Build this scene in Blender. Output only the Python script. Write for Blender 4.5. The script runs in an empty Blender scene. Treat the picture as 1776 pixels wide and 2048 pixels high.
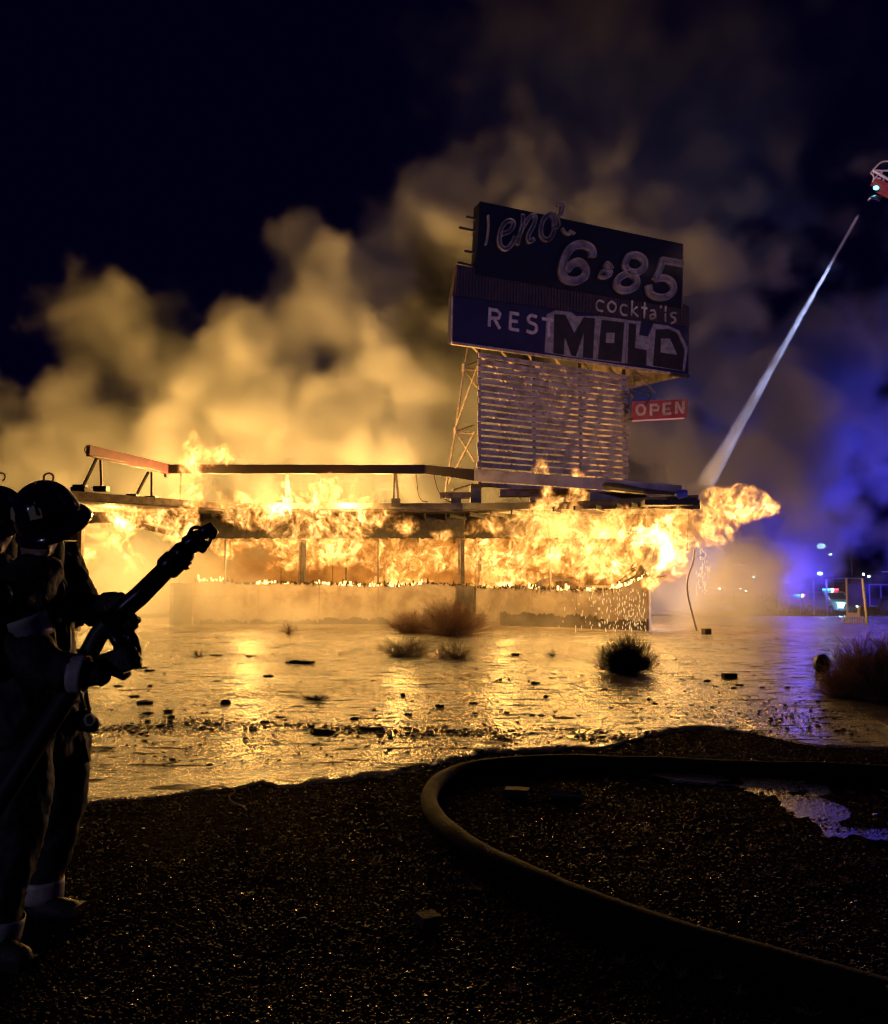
import bpy, bmesh, math, random
import numpy as np
from mathutils import Vector, Matrix, noise as mnoise

sc = bpy.context.scene
COL = sc.collection
R = math.radians
PI = math.pi

# ---------------------------------------------------------------- camera
CAM_H = 1.46
PITCH = 4.74
FPX = 1700.0            # focal length in photo pixels (photo is 1776 x 2048)
cd = bpy.data.cameras.new('camera')
cam = bpy.data.objects.new('camera', cd)
COL.objects.link(cam)
cam.location = (0, 0, CAM_H)
cam.rotation_euler = (R(90 + PITCH), 0, 0)
cd.sensor_fit = 'VERTICAL'
cd.sensor_height = 36.0
cd.lens = FPX / 2048 * 36.0
cd.clip_start = 0.05
cd.clip_end = 3000
sc.camera = cam

# ---------------------------------------------------------------- night sky
wd = bpy.data.worlds.new('World')
sc.world = wd
wd.use_nodes = True
wn = wd.node_tree.nodes; wl = wd.node_tree.links
wn.clear()
sky = wn.new('ShaderNodeTexSky'); sky.sky_type = 'NISHITA'; sky.sun_disc = False
sky.sun_elevation = R(-7.0); sky.sun_rotation = R(200)
bgs = wn.new('ShaderNodeBackground'); bgs.inputs[1].default_value = 0.02
bgn = wn.new('ShaderNodeBackground'); bgn.inputs[0].default_value = (0.0010, 0.0004, 0.0115, 1); bgn.inputs[1].default_value = 0.5
wadd = wn.new('ShaderNodeAddShader'); wout = wn.new('ShaderNodeOutputWorld')
wl.new(sky.outputs[0], bgs.inputs[0]); wl.new(bgs.outputs[0], wadd.inputs[0]); wl.new(bgn.outputs[0], wadd.inputs[1])
wl.new(wadd.outputs[0], wout.inputs[0])

# ---------------------------------------------------------------- render settings
sc.view_settings.view_transform = 'Standard'
sc.view_settings.look = 'None'
sc.view_settings.exposure = 0.0
sc.view_settings.gamma = 1.0
cy = sc.cycles
cy.use_denoising = True
try:
    cy.denoiser = 'OPENIMAGEDENOISE'
except Exception:
    pass
cy.max_bounces = 6; cy.diffuse_bounces = 2; cy.glossy_bounces = 3; cy.transmission_bounces = 2
cy.volume_bounces = 1; cy.transparent_max_bounces = 10
cy.volume_step_rate = 2.0; cy.volume_max_steps = 256
cy.sample_clamp_indirect = 4.0; cy.sample_clamp_direct = 0
cy.use_light_tree = True
cy.caustics_reflective = False; cy.caustics_refractive = False

def at(px, py, Y):
    """World point seen at photo pixel (px, py) at distance Y in front of the camera."""
    u = (px - 888.0) / FPX; v = (1024.0 - py) / FPX
    p = R(PITCH)
    dy = math.cos(p) - v * math.sin(p); dz = math.sin(p) + v * math.cos(p)
    return Vector((u * Y / dy, Y, CAM_H + dz * Y / dy))

def on_ground(px, py, z=0.0):
    u = (px - 888.0) / FPX; v = (1024.0 - py) / FPX
    p = R(PITCH)
    dy = math.cos(p) - v * math.sin(p); dz = math.sin(p) + v * math.cos(p)
    t = (z - CAM_H) / dz
    return Vector((u * t, dy * t, z))

# ---------------------------------------------------------------- lamps: the fire's own light, and the emergency lights
def lamp(name, loc, power, color, radius=0.3, kind='POINT', **kw):
    l = bpy.data.lights.new(name, kind); l.energy = power; l.color = color
    if kind in ('POINT', 'SPOT'): l.shadow_soft_size = radius
    for k, v in kw.items(): setattr(l, k, v)
    o = bpy.data.objects.new(name, l); o.location = loc
    COL.objects.link(o)
    return o
FIRE = (1.0, 0.535, 0.13)
FIRE_SPOTS = [  # px, py, distance, power : lamps in the flames, then a hidden row for the smoke
    (225, 1045, 27.6, 500), (395, 985, 28.0, 500), (560, 1000, 28.4, 900), (690, 1000, 28.4, 900),
    (1090, 1050, 27.4, 700), (1200, 1070, 26.6, 700), (1330, 1070, 25.6, 800), (1440, 1030, 25.6, 400),
    (500, 1110, 32.5, 450), (800, 1120, 32.5, 600), (1010, 1130, 31.5, 600), (1240, 1130, 29.5, 500),
    (60, 1040, 33.4, 1300), (260, 1012, 33.4, 1500), (430, 1012, 33.4, 1900), (600, 1012, 33.4, 2200), (760, 1012, 33.4, 1900), (880, 1030, 34.0, 450)]  # added lamps hidden behind the roof edge to light the smoke
for fx, fy, fY, fp in FIRE_SPOTS:
    fp = fp * (1.6 if fY < 34 else 1.0)
    lamp('fire_glow', at(fx, fy, fY), fp, FIRE, 0.35)

# emergency vehicles: blue flashers beyond the smoke and behind the camera
lamp('blue_flasher', at(1600, 1120, 43), 1200, (0.07, 0.05, 1.0), 1.0)
lamp('blue_flasher', at(1720, 1010, 46), 1300, (0.07, 0.05, 1.0), 1.0)
sl = lamp('scene_light', (13, -14, 4.0), 12500, (0.50, 0.38, 1.0), .4, 'SPOT', spot_size=R(34), spot_blend=.8)
sl.rotation_mode = 'QUATERNION'; sl.rotation_quaternion = (at(1130, 560, 34) - sl.location).to_track_quat('-Z', 'Y')
lamp('scene_light', (-7, -4, 3.0), 170, (0.58, 0.50, 1.0), .3)
# ================================================================= helpers
def tag(o, label=None, cat=None, group=None, kind=None):
    if label: o['label'] = label
    if cat: o['category'] = cat
    if group: o['group'] = group
    if kind: o['kind'] = kind
    return o

def empty(name, loc, label, cat, group=None, rz=0.0):
    o = bpy.data.objects.new(name, None); COL.objects.link(o)
    o.location = loc; o.rotation_euler = (0, 0, rz); o.empty_display_size = 0.2
    tag(o, label, cat, group)
    bpy.context.view_layer.update()
    return o

class E:
    """A tiny expression wrapper over node sockets (material or geometry nodes)."""
    def __init__(s, nt, sock, vec=False): s.nt = nt; s.s = sock; s.vec = vec
    @staticmethod
    def _m(nt, op, *a):
        n = nt.nodes.new('ShaderNodeMath'); n.operation = op
        for i, x in enumerate(a):
            if isinstance(x, E): nt.links.new(x.s, n.inputs[i])
            else: n.inputs[i].default_value = x
        return E(nt, n.outputs[0])
    def __add__(s, o): return E._m(s.nt, 'ADD', s, o)
    __radd__ = __add__
    def __sub__(s, o): return E._m(s.nt, 'SUBTRACT', s, o)
    def __rsub__(s, o): return E._m(s.nt, 'SUBTRACT', o, s)
    def __mul__(s, o): return E._m(s.nt, 'MULTIPLY', s, o)
    __rmul__ = __mul__
    def __truediv__(s, o): return E._m(s.nt, 'DIVIDE', s, o)
    def max(s, o): return E._m(s.nt, 'MAXIMUM', s, o)
    def min(s, o): return E._m(s.nt, 'MINIMUM', s, o)
    def smax(s, o, k): return E._m(s.nt, 'SMOOTH_MAX', s, o, k)
    def pow(s, o): return E._m(s.nt, 'POWER', s, o)
    def abs(s): return E._m(s.nt, 'ABSOLUTE', s)
    def sin(s): return E._m(s.nt, 'SINE', s)
    def ramp(s, a, b, c=0.0, d=1.0, smooth=True):
        n = s.nt.nodes.new('ShaderNodeMapRange'); n.clamp = True
        if smooth: n.interpolation_type = 'SMOOTHSTEP'
        s.nt.links.new(s.s, n.inputs[0])
        for i, x in enumerate((a, b, c, d)): n.inputs[i + 1].default_value = x
        return E(s.nt, n.outputs[0])

def vmath(nt, op, a, b=None, scale=None):
    n = nt.nodes.new('ShaderNodeVectorMath'); n.operation = op
    for i, x in enumerate((a, b)):
        if x is None: continue
        if isinstance(x, E): nt.links.new(x.s, n.inputs[i])
        else: n.inputs[i].default_value = x
    if scale is not None: n.inputs['Scale'].default_value = scale
    out = n.outputs['Value'] if op in ('LENGTH', 'DISTANCE', 'DOT_PRODUCT') else n.outputs['Vector']
    return E(nt, out)

def noise_n(nt, vec, scale, detail=3.0, rough=0.5, dist=0.0, color=False, typ='FBM', lac=2.0):
    n = nt.nodes.new('ShaderNodeTexNoise'); n.noise_dimensions = '3D'; n.noise_type = typ
    nt.links.new(vec.s, n.inputs['Vector'])
    n.inputs['Scale'].default_value = scale; n.inputs['Detail'].default_value = detail
    n.inputs['Roughness'].default_value = rough; n.inputs['Distortion'].default_value = dist
    n.inputs['Lacunarity'].default_value = lac
    return E(nt, n.outputs['Color' if color else 'Fac'])

def gn_volume(name, lo, hi, step, field, material):
    """A mesh object whose geometry nodes fill the box lo..hi with a voxel grid of field(nt, pos)."""
    me = bpy.data.meshes.new(name)
    o = bpy.data.objects.new(name, me); COL.objects.link(o)
    nt = bpy.data.node_groups.new(name, 'GeometryNodeTree')
    nt.interface.new_socket('Geometry', in_out='OUTPUT', socket_type='NodeSocketGeometry')
    vc = nt.nodes.new('GeometryNodeVolumeCube')
    vc.inputs['Min'].default_value = lo; vc.inputs['Max'].default_value = hi
    for k, a in zip('XYZ', range(3)):
        vc.inputs['Resolution ' + k].default_value = max(2, int(round((hi[a] - lo[a]) / step)))
    pos = nt.nodes.new('GeometryNodeInputPosition')
    d = field(nt, E(nt, pos.outputs[0]))
    nt.links.new(d.s, vc.inputs['Density'])
    sm = nt.nodes.new('GeometryNodeSetMaterial'); sm.inputs['Material'].default_value = material
    nt.links.new(vc.outputs[0], sm.inputs[0])
    go = nt.nodes.new('NodeGroupOutput')
    nt.links.new(sm.outputs[0], go.inputs[0])
    me.materials.append(material)
    md = o.modifiers.new('volume', 'NODES'); md.node_group = nt
    return o

def blob_field(nt, pos, blobs, k=0.25):
    """blobs: (center, (rx, ry, rz), weight): smooth union of ellipsoid falloffs, 1 inside, 0 on the rim."""
    out = None
    for c, r, w in blobs:
        d = vmath(nt, 'SUBTRACT', pos, tuple(c))
        d = vmath(nt, 'DIVIDE', d, tuple(r))
        d = vmath(nt, 'LENGTH', d)
        f = (1.0 - d) * w
        out = f if out is None else out.smax(f, k)
    return out

def px_blob(px, py, r, Y, ry=None, w=1.0, rz=None):
    c = at(px, py, Y); s = Y / FPX
    return (c, (r * s, (ry if ry else r * s), (rz if rz else r) * s), w)

def vol_mat(name):
    m = bpy.data.materials.new(name); m.use_nodes = True
    nt = m.node_tree; nt.nodes.clear()
    out = nt.nodes.new('ShaderNodeOutputMaterial')
    return m, nt, out

# ---------------------------------------------------------------- smoke
def smoke_material(name, dens, color, aniso=0.25):
    m, nt, out = vol_mat(name)
    at_ = nt.nodes.new('ShaderNodeAttribute'); at_.attribute_name = 'density'
    d = E(nt, at_.outputs['Fac']) * dens
    pv = nt.nodes.new('ShaderNodeVolumeScatter')
    pv.inputs['Color'].default_value = (*color, 1); pv.inputs['Anisotropy'].default_value = aniso
    nt.links.new(d.s, pv.inputs['Density'])
    nt.links.new(pv.outputs[0], out.inputs['Volume'])
    return m

def smoke_field(nt, pos):
    wob = noise_n(nt, pos, 0.22, 2, 0.5, color=True)
    p2 = vmath(nt, 'ADD', pos, vmath(nt, 'SCALE', vmath(nt, 'SUBTRACT', wob, (0.5, 0.5, 0.5)), scale=3.0))
    B = [px_blob(-120, 1000, 260, 40, 3.6), px_blob(60, 960, 170, 39, 3), px_blob(290, 1000, 330, 39, 3.6), px_blob(240, 670, 150, 40, w=.95), px_blob(180, 640, 70, 39),
         px_blob(480, 900, 300, 39, 3.8), px_blob(520, 720, 150, 38), px_blob(620, 570, 120, 40, w=.95), px_blob(760, 850, 260, 39, 3.8),
         px_blob(720, 650, 170, 40), px_blob(850, 520, 170, 41, w=.95), px_blob(980, 420, 180, 42, w=.9), px_blob(960, 900, 300, 40, 3.8),
         px_blob(1060, 620, 300, 42, w=.7), px_blob(1180, 420, 330, 45, w=.75), px_blob(1140, 100, 320, 45, w=.8), px_blob(1380, 260, 300, 45, w=.7),
         px_blob(1330, 700, 300, 43, w=.36), px_blob(1330, 1050, 280, 40, w=.6), px_blob(1540, 980, 190, 39, w=.55), px_blob(1620, 780, 220, 43, w=.45), px_blob(1620, 1080, 130, 41, w=.45)]
    d = blob_field(nt, p2, B, 0.2)
    n = noise_n(nt, p2, 0.30, 5, 0.55)
    vo = nt.nodes.new('ShaderNodeTexVoronoi'); vo.feature = 'SMOOTH_F1'; vo.inputs['Scale'].default_value = 0.42
    vo.inputs['Smoothness'].default_value = 0.6
    nt.links.new(p2.s, vo.inputs['Vector'])
    bil = E(nt, vo.outputs['Distance'])
    f = d + (n - 0.5) * 1.35 - (bil - 0.45) * 0.55
    sx = nt.nodes.new('ShaderNodeSeparateXYZ'); nt.links.new(pos.s, sx.inputs[0])
    hz = E(nt, sx.outputs[2])
    soft = (f + 0.1).ramp(0.0, 1.3) * 0.26
    t = hz.ramp(16, 24)
    return f.ramp(0.02, 0.42) * (1.0 - t) + soft * t
smoke_mat = smoke_material('smoke', 1.0, (0.86, 0.84, 0.82))
smoke = gn_volume('smoke', (-23, 31, 0.2), (24, 52, 33), 0.18, smoke_field, smoke_mat)
tag(smoke, 'billowing smoke plume lit orange by the fire behind the burning restaurant', 'smoke', kind='stuff')

# ---------------------------------------------------------------- flames
def flame_material():
    m, nt, out = vol_mat('flame')
    a = nt.nodes.new('ShaderNodeAttribute'); a.attribute_name = 'density'
    d = E(nt, a.outputs['Fac'])
    cr = nt.nodes.new('ShaderNodeValToRGB')
    e = cr.color_ramp.elements
    e[0].position = 0.0; e[0].color = (1.0, 0.30, 0.04, 1)
    e[1].position = 1.0; e[1].color = (1.0, 0.68, 0.28, 1)
    x = e.new(0.35); x.color = (1.0, 0.41, 0.075, 1)
    nt.links.new(d.s, cr.inputs[0])
    em = nt.nodes.new('ShaderNodeEmission')
    nt.links.new(cr.outputs[0], em.inputs[0])
    st = d.pow(2.2) * 46.0
    nt.links.new(st.s, em.inputs[1])
    ab = nt.nodes.new('ShaderNodeVolumeAbsorption'); ab.inputs[0].default_value = (0.1, 0.06, 0.03, 1)
    ad = d * 4.0
    nt.links.new(ad.s, ab.inputs[1])
    sh = nt.nodes.new('ShaderNodeAddShader')
    nt.links.new(em.outputs[0], sh.inputs[0]); nt.links.new(ab.outputs[0], sh.inputs[1])
    nt.links.new(sh.outputs[0], out.inputs['Volume'])
    return m
flame_mat = flame_material()
flame_mat.cycles.volume_step_rate = 0.5

def fb(px, py, rx, rz, Y, w=1.0, ry=0.34):
    s = Y / FPX
    return (at(px, py, Y), (rx * s, ry, rz * s), w)

def flame_field(blobs, seed=0.0, k=0.2):
    def f(nt, pos):
        q = vmath(nt, 'ADD', pos, (seed, seed * .7, -seed))
        wob = noise_n(nt, q, 0.9, 3, 0.55, color=True)
        p1 = vmath(nt, 'ADD', pos, vmath(nt, 'SCALE', vmath(nt, 'SUBTRACT', wob, (0.5, 0.5, 0.5)), scale=1.3))
        m = blob_field(nt, p1, blobs, k)
        # thin licking sheets: ridges of a domain-warped noise, stretched upwards
        st = vmath(nt, 'MULTIPLY', p1, (1.0, 1.0, 0.7))
        w2 = noise_n(nt, st, 1.7, 2, 0.5, color=True)
        s2 = vmath(nt, 'ADD', st, vmath(nt, 'SCALE', vmath(nt, 'SUBTRACT', w2, (0.5, 0.5, 0.5)), scale=0.9))
        r1 = 1.0 - ((noise_n(nt, s2, 2.0, 3, 0.5) - 0.5).abs() * 19.0).min(1.0)
        r2 = 1.0 - ((noise_n(nt, s2, 5.5, 1, 0.5) - 0.5).abs() * 14.0).min(1.0)
        big = noise_n(nt, q, 1.0, 3, 0.55)
        env = (m + (big - 0.5) * 1.1).ramp(0.0, 0.30)
        core = (m * 1.1 + (big - 0.5) * 3.6 + (r1 - .5) * .35).ramp(0.85, 1.5)
        fil = r1 * 0.80 + r2 * 0.50
        return (env * (fil * 0.62 + core * 0.62) + env * env * 0.05).min(1.0)
    return f
# ================================================================= mesh builder and materials
rng = random.Random(7)
class MB:
    def __init__(s): s.v = []; s.f = []
    def add(s, vs, fs):
        n = len(s.v); s.v += [tuple(v) for v in vs]; s.f += [tuple(i + n for i in f) for f in fs]; return s
    def prism(s, poly, vec):
        """closed polygon extruded by vec"""
        n = len(poly); vec = Vector(vec)
        a = [Vector(p) for p in poly]; b = [p + vec for p in a]
        fs = [tuple(range(n))[::-1], tuple(range(n, 2 * n))] + [(i, (i + 1) % n, n + (i + 1) % n, n + i) for i in range(n)]
        return s.add(a + b, fs)
    def box(s, lo, hi):
        x0, y0, z0 = lo; x1, y1, z1 = hi
        return s.prism([(x0, y0, z0), (x1, y0, z0), (x1, y1, z0), (x0, y1, z0)], (0, 0, z1 - z0))
    def bar(s, p, q, w, h=None, up=(0, 0, 1)):
        p = Vector(p); q = Vector(q); h = h or w
        d = (q - p).normalized(); u = Vector(up)
        if abs(d.dot(u)) > 0.98: u = Vector((0, 1, 0))
        sx = d.cross(u).normalized() * (w / 2); sz = sx.cross(d).normalized() * (h / 2)
        return s.prism([p - sx - sz, p + sx - sz, p + sx + sz, p - sx + sz], q - p)
    def tube(s, pts, r, n=8, cap=True, flat=1.0):
        pts = [Vector(p) for p in pts]; m = len(pts)
        rs = r if isinstance(r, (list, tuple)) else [r] * m
        vs = []; last = None
        for i, p in enumerate(pts):
            d = (pts[min(i + 1, m - 1)] - pts[max(i - 1, 0)]).normalized()
            if last is None:
                u = Vector((0, 0, 1)) if abs(d.z) < 0.9 else Vector((1, 0, 0))
            else: u = last
            a = d.cross(u).normalized(); b = a.cross(d).normalized(); last = b
            for k in range(n):
                t = 2 * PI * k / n
                vs.append(p + a * math.cos(t) * rs[i] + b * math.sin(t) * rs[i] * flat)
        fs = [(i * n + k, i * n + (k + 1) % n, (i + 1) * n + (k + 1) % n, (i + 1) * n + k) for i in range(m - 1) for k in range(n)]
        if cap: fs += [tuple(range(n))[::-1], tuple(range((m - 1) * n, m * n))]
        return s.add(vs, fs)
    def ell(s, c, r, seg=12, ring=8, rot=None):
        c = Vector(c); r = Vector(r) if not isinstance(r, (int, float)) else Vector((r, r, r))
        vs = [Vector((0, 0, 1))]
        for i in range(1, ring):
            for k in range(seg):
                a = PI * i / ring; b = 2 * PI * k / seg
                vs.append(Vector((math.sin(a) * math.cos(b), math.sin(a) * math.sin(b), math.cos(a))))
        vs.append(Vector((0, 0, -1)))
        vs = [Vector((v.x * r.x, v.y * r.y, v.z * r.z)) for v in vs]
        if rot is not None: vs = [rot @ v for v in vs]
        vs = [v + c for v in vs]
        fs = [(0, 1 + k, 1 + (k + 1) % seg) for k in range(seg)]
        for i in range(ring - 2):
            for k in range(seg):
                a = 1 + i * seg + k; b = 1 + i * seg + (k + 1) % seg
                fs.append((a, a + seg, b + seg, b))
        L = len(vs) - 1; o = 1 + (ring - 2) * seg
        fs += [(o + k, L, o + (k + 1) % seg) for k in range(seg)]
        return s.add(vs, fs)
    def cap(s, p, q, r1, r2, n=12):
        """tapered capsule"""
        s.tube([p, q], [r1, r2], n, cap=True); s.ell(p, r1, n, 8); s.ell(q, r2, n, 8); return s
    def build(s, name, mat, parent=None, kind=None, label=None, smooth=False, recalc=False):
        me = bpy.data.meshes.new(name); me.from_pydata(s.v, [], s.f); me.update()
        if recalc:
            b = bmesh.new(); b.from_mesh(me); bmesh.ops.recalc_face_normals(b, faces=b.faces); b.to_mesh(me); b.free()
        if mat: me.materials.append(mat)
        if smooth: me.polygons.foreach_set('use_smooth', [True] * len(me.polygons))
        o = bpy.data.objects.new(name, me); COL.objects.link(o)
        if parent is not None:
            o.parent = parent; o.matrix_parent_inverse = parent.matrix_world.inverted()
        if kind: o['kind'] = kind
        if label: o['label'] = label
        return o

def smooth_path(pts, n=8):
    P = [Vector(p) for p in pts]
    if len(P) < 3: return P
    out = []
    for i in range(len(P) - 1):
        a = P[max(i - 1, 0)]; b = P[i]; c = P[i + 1]; d = P[min(i + 2, len(P) - 1)]
        for k in range(n):
            t = k / n
            out.append(0.5 * ((2 * b) + (c - a) * t + (2 * a - 5 * b + 4 * c - d) * t * t + (3 * b - a - 3 * c + d) * t ** 3))
    out.append(P[-1])
    return out

def pm(name, c, rough=0.7, metal=0.0, c2=None, scale=4.0, bump=0.0, bscale=None, spec=0.5, emit=None, estr=0.0, coat=0.0):
    m = bpy.data.materials.new(name); m.use_nodes = True
    nt = m.node_tree; b = nt.nodes['Principled BSDF']
    b.inputs['Base Color'].default_value = (*c, 1); b.inputs['Roughness'].default_value = rough
    b.inputs['Metallic'].default_value = metal; b.inputs['Specular IOR Level'].default_value = spec
    b.inputs['Coat Weight'].default_value = coat
    tc = nt.nodes.new('ShaderNodeTexCoord'); P = E(nt, tc.outputs['Object'])
    if c2:
        f = noise_n(nt, P, scale, 6, 0.62, 0.3).ramp(0.35, 0.65)
        mx = nt.nodes.new('ShaderNodeMix'); mx.data_type = 'RGBA'
        nt.links.new(f.s, mx.inputs[0]); mx.inputs[6].default_value = (*c, 1); mx.inputs[7].default_value = (*c2, 1)
        nt.links.new(mx.outputs[2], b.inputs['Base Color'])
    if bump:
        h = noise_n(nt, P, bscale or scale * 3, 5, 0.6)
        bn = nt.nodes.new('ShaderNodeBump'); bn.inputs['Strength'].default_value = bump; bn.inputs['Distance'].default_value = 0.02
        nt.links.new(h.s, bn.inputs['Height']); nt.links.new(bn.outputs[0], b.inputs['Normal'])
    if emit:
        b.inputs['Emission Color'].default_value = (*emit, 1); b.inputs['Emission Strength'].default_value = estr
    return m

M = dict(
    plaster=pm('plaster', (0.42, 0.36, 0.32), .85, c2=(0.26, 0.21, 0.18), scale=1.3, bump=.4, bscale=9),
    char=pm('charred_wood', (0.012, 0.010, 0.009), .75, c2=(0.035, 0.028, 0.022), scale=6, bump=.9, bscale=22),
    char_grey=pm('burnt_metal', (0.05, 0.045, 0.045), .55, c2=(0.12, 0.10, 0.09), scale=2.2, bump=.4),
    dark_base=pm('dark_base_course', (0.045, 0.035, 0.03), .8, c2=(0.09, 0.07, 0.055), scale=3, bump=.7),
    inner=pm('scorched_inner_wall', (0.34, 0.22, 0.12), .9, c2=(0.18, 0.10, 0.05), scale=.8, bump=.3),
    mullion=pm('scorched_mullion', (0.16, 0.11, 0.09), .6, c2=(0.06, 0.04, 0.035), scale=5, bump=.3),
    red=pm('red_painted_metal', (0.20, 0.060, 0.075), .6, c2=(0.13, 0.06, 0.075), scale=2.5, bump=.3, bscale=3),
    maroon=pm('dark_maroon_metal', (0.022, 0.006, 0.006), .6, c2=(0.012, 0.006, 0.006), scale=2.0, bump=.3),  # much darker tone of the red, for the middle runs
    lilac=pm('bare_pale_metal', (0.42, 0.38, 0.42), .35, c2=(0.24, 0.20, 0.22), scale=1.6, bump=.25, bscale=4),
    steel=pm('painted_steel', (0.38, 0.31, 0.22), .6, c2=(0.20, 0.15, 0.11), scale=6, bump=.2),
    dark_steel=pm('dark_steel', (0.035, 0.03, 0.03), .5, c2=(0.07, 0.055, 0.05), scale=5, bump=.2),
    slat=pm('weathered_slat', (0.46, 0.38, 0.38), .75, c2=(0.24, 0.18, 0.18), scale=2.6, bump=.5, bscale=12),
    sign_dark=pm('navy_sign_metal', (0.007, 0.009, 0.034), .5, spec=.2, c2=(0.010, 0.010, 0.026), scale=1.2, bump=.2, bscale=3),
    sign_purple=pm('faded_purple_sign_face', (0.022, 0.020, 0.085), .6, spec=.2, c2=(0.016, 0.014, 0.060), scale=.9, bump=.15),
    rib=pm('ribbed_sign_metal', (0.030, 0.022, 0.040), .5, c2=(0.055, 0.032, 0.040), scale=2.0, bump=.2),
    letter=pm('letter_metal', (0.62, 0.56, 0.54), .38, c2=(0.26, 0.21, 0.20), scale=1.5, metal=.25, bump=.35, bscale=5),
    letter_in=pm('dull_letter_tray', (0.34, 0.29, 0.34), .5, c2=(0.12, 0.10, 0.13), scale=1.8, metal=.1, bump=.3),
    letter_old=pm('sooty_letter_tray', (0.12, 0.10, 0.12), .6, c2=(0.02, 0.018, 0.03), scale=2.6, bump=.3),
    letter_flat=pm('pale_flat_letter', (0.52, 0.46, 0.52), .7, c2=(0.36, 0.31, 0.38), scale=5),
    paint_white=pm('grey_white_spray_paint', (0.30, 0.27, 0.33), .7, c2=(0.17, 0.15, 0.20), scale=5),
    paint_black=pm('black_spray_paint', (0.010, 0.006, 0.014), .6, c2=(0.022, 0.012, 0.026), scale=3),
    trim=pm('pale_sign_trim', (0.5, 0.40, 0.32), .6, c2=(0.28, 0.20, 0.15), scale=6),
    white_plastic=pm('white_plastic', (0.75, 0.66, 0.6), .45),
    twig=pm('dry_twig', (0.36, 0.21, 0.14), .85, c2=(0.22, 0.12, 0.08), scale=9),
    twig_pale=pm('pale_brown_twig', (0.46, 0.31, 0.24), .85, c2=(0.30, 0.20, 0.15), scale=9),
    twig_dark=pm('dark_twig', (0.055, 0.03, 0.022), .9),
    straw=pm('pale_straw', (0.30, 0.19, 0.11), .85),
    hose=pm('woven_hose', (0.030, 0.017, 0.014), .8, spec=.12, c2=(0.011, 0.007, 0.007), scale=6, bump=.35, bscale=60),
    rubber=pm('black_rubber', (0.02, 0.018, 0.02), .5),
    coat=pm('black_turnout_cloth', (0.010, 0.009, 0.012), .7, c2=(0.016, 0.013, 0.016), scale=7, bump=.35, bscale=26),
    glove=pm('dark_leather', (0.022, 0.016, 0.014), .55, bump=.5, bscale=30),
    helmet=pm('black_helmet_shell', (0.008, 0.007, 0.014), .16, coat=.6, bump=.05, bscale=8),
    brass=pm('dull_brass', (0.25, 0.17, 0.07), .35, metal=.9),
    reflect=pm('reflective_tape', (0.62, 0.60, 0.50), .45, c2=(0.36, 0.36, 0.33), scale=14),
    reflect_yellow=pm('yellow_reflective_patch', (0.55, 0.50, 0.26), .5),
    skin=pm('skin', (0.35, 0.20, 0.15), .5),
    nozzle=pm('black_anodised_metal', (0.012, 0.012, 0.02), .28, metal=.6, bump=.1),
    chrome=pm('worn_silver', (0.6, 0.6, 0.62), .3, metal=1.0),
    clay=pm('tan_block', (0.07, 0.045, 0.028), .9, c2=(0.04, 0.026, 0.018), scale=20, bump=.6),
    engine_blue=pm('blue_truck_paint', (0.02, 0.035, 0.22), .3, coat=.5),
    white_paint=pm('white_vehicle_paint', (0.6, 0.6, 0.65), .35, coat=.4),
    dark_paint=pm('black_vehicle_paint', (0.02, 0.02, 0.03), .3, coat=.5),
    glass=pm('dark_window_glass', (0.01, 0.01, 0.015), .08, coat=.5),
    open_red=pm('faded_red_sign_face', (0.42, 0.07, 0.07), .6, c2=(0.30, 0.05, 0.055), scale=3),
    cream=pm('cream_letter', (0.62, 0.52, 0.44), .6, c2=(0.36, 0.27, 0.22), scale=7),
    ground_dark=pm('wet_black_mud', (0.02, 0.014, 0.010), .5, bump=1, bscale=20),
    debris=pm('sooty_debris', (0.018, 0.013, 0.010), .8),
)
def emat(name, c, s):
    m = bpy.data.materials.new(name); m.use_nodes = True; nt = m.node_tree; nt.nodes.clear()
    e = nt.nodes.new('ShaderNodeEmission'); o = nt.nodes.new('ShaderNodeOutputMaterial')
    e.inputs[0].default_value = (*c, 1); e.inputs[1].default_value = s
    nt.links.new(e.outputs[0], o.inputs[0]); return m
M['ember'] = emat('glowing_ember', (1.0, 0.55, 0.16), 5)
M['l_white'] = emat('lit_white_lamp', (0.6, 1.0, 0.85), 25)
M['l_warm'] = emat('lit_headlight', (1.0, 0.92, 0.6), 6)
M['l_blue'] = emat('lit_blue_lamp', (0.04, 0.25, 1.0), 10)
M['l_cyan'] = emat('lit_cyan_lamp', (0.1, 0.9, 1.0), 8)
M['l_red'] = emat('lit_red_lamp', (1.0, 0.05, 0.12), 8)

# ================================================================= ground
def gz(x, y):
    return -0.033 * max(0.0, min(y, 92) - 37)
def _old(x, y):
    t = min(max((y - 36) / 22, 0), 1) * min(max((x - 4) / 6, 0), 1)
    return -0.95 * t * t * (3 - 2 * t)
def soil_h(x, y):
    # uneven soil of the foreground: a little mound with shallow ruts
    return 0.030 * (mnoise.noise((x * .45, y * .45, 3.1))) + 0.012 * mnoise.noise((x * 1.7, y * 1.7, 9.1)) + 0.004 * mnoise.noise((x * 6, y * 6, 1.0))
PX_EDGE = [(-400, 1640), (100, 1622), (170, 1606), (250, 1594), (330, 1592), (400, 1578), (470, 1574), (520, 1566), (585, 1572), (640, 1560), (700, 1556),
           (760, 1546), (820, 1536), (880, 1522), (930, 1512), (985, 1505), (1060, 1500), (1150, 1492), (1240, 1488), (1260, 1480), (1290, 1468), (1340, 1460), (1420, 1456), (1500, 1462), (1560, 1474),
           (1620, 1486), (1700, 1492), (1800, 1496), (2300, 1500)]
EDGE = [on_ground(a, b) for a, b in PX_EDGE]
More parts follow.
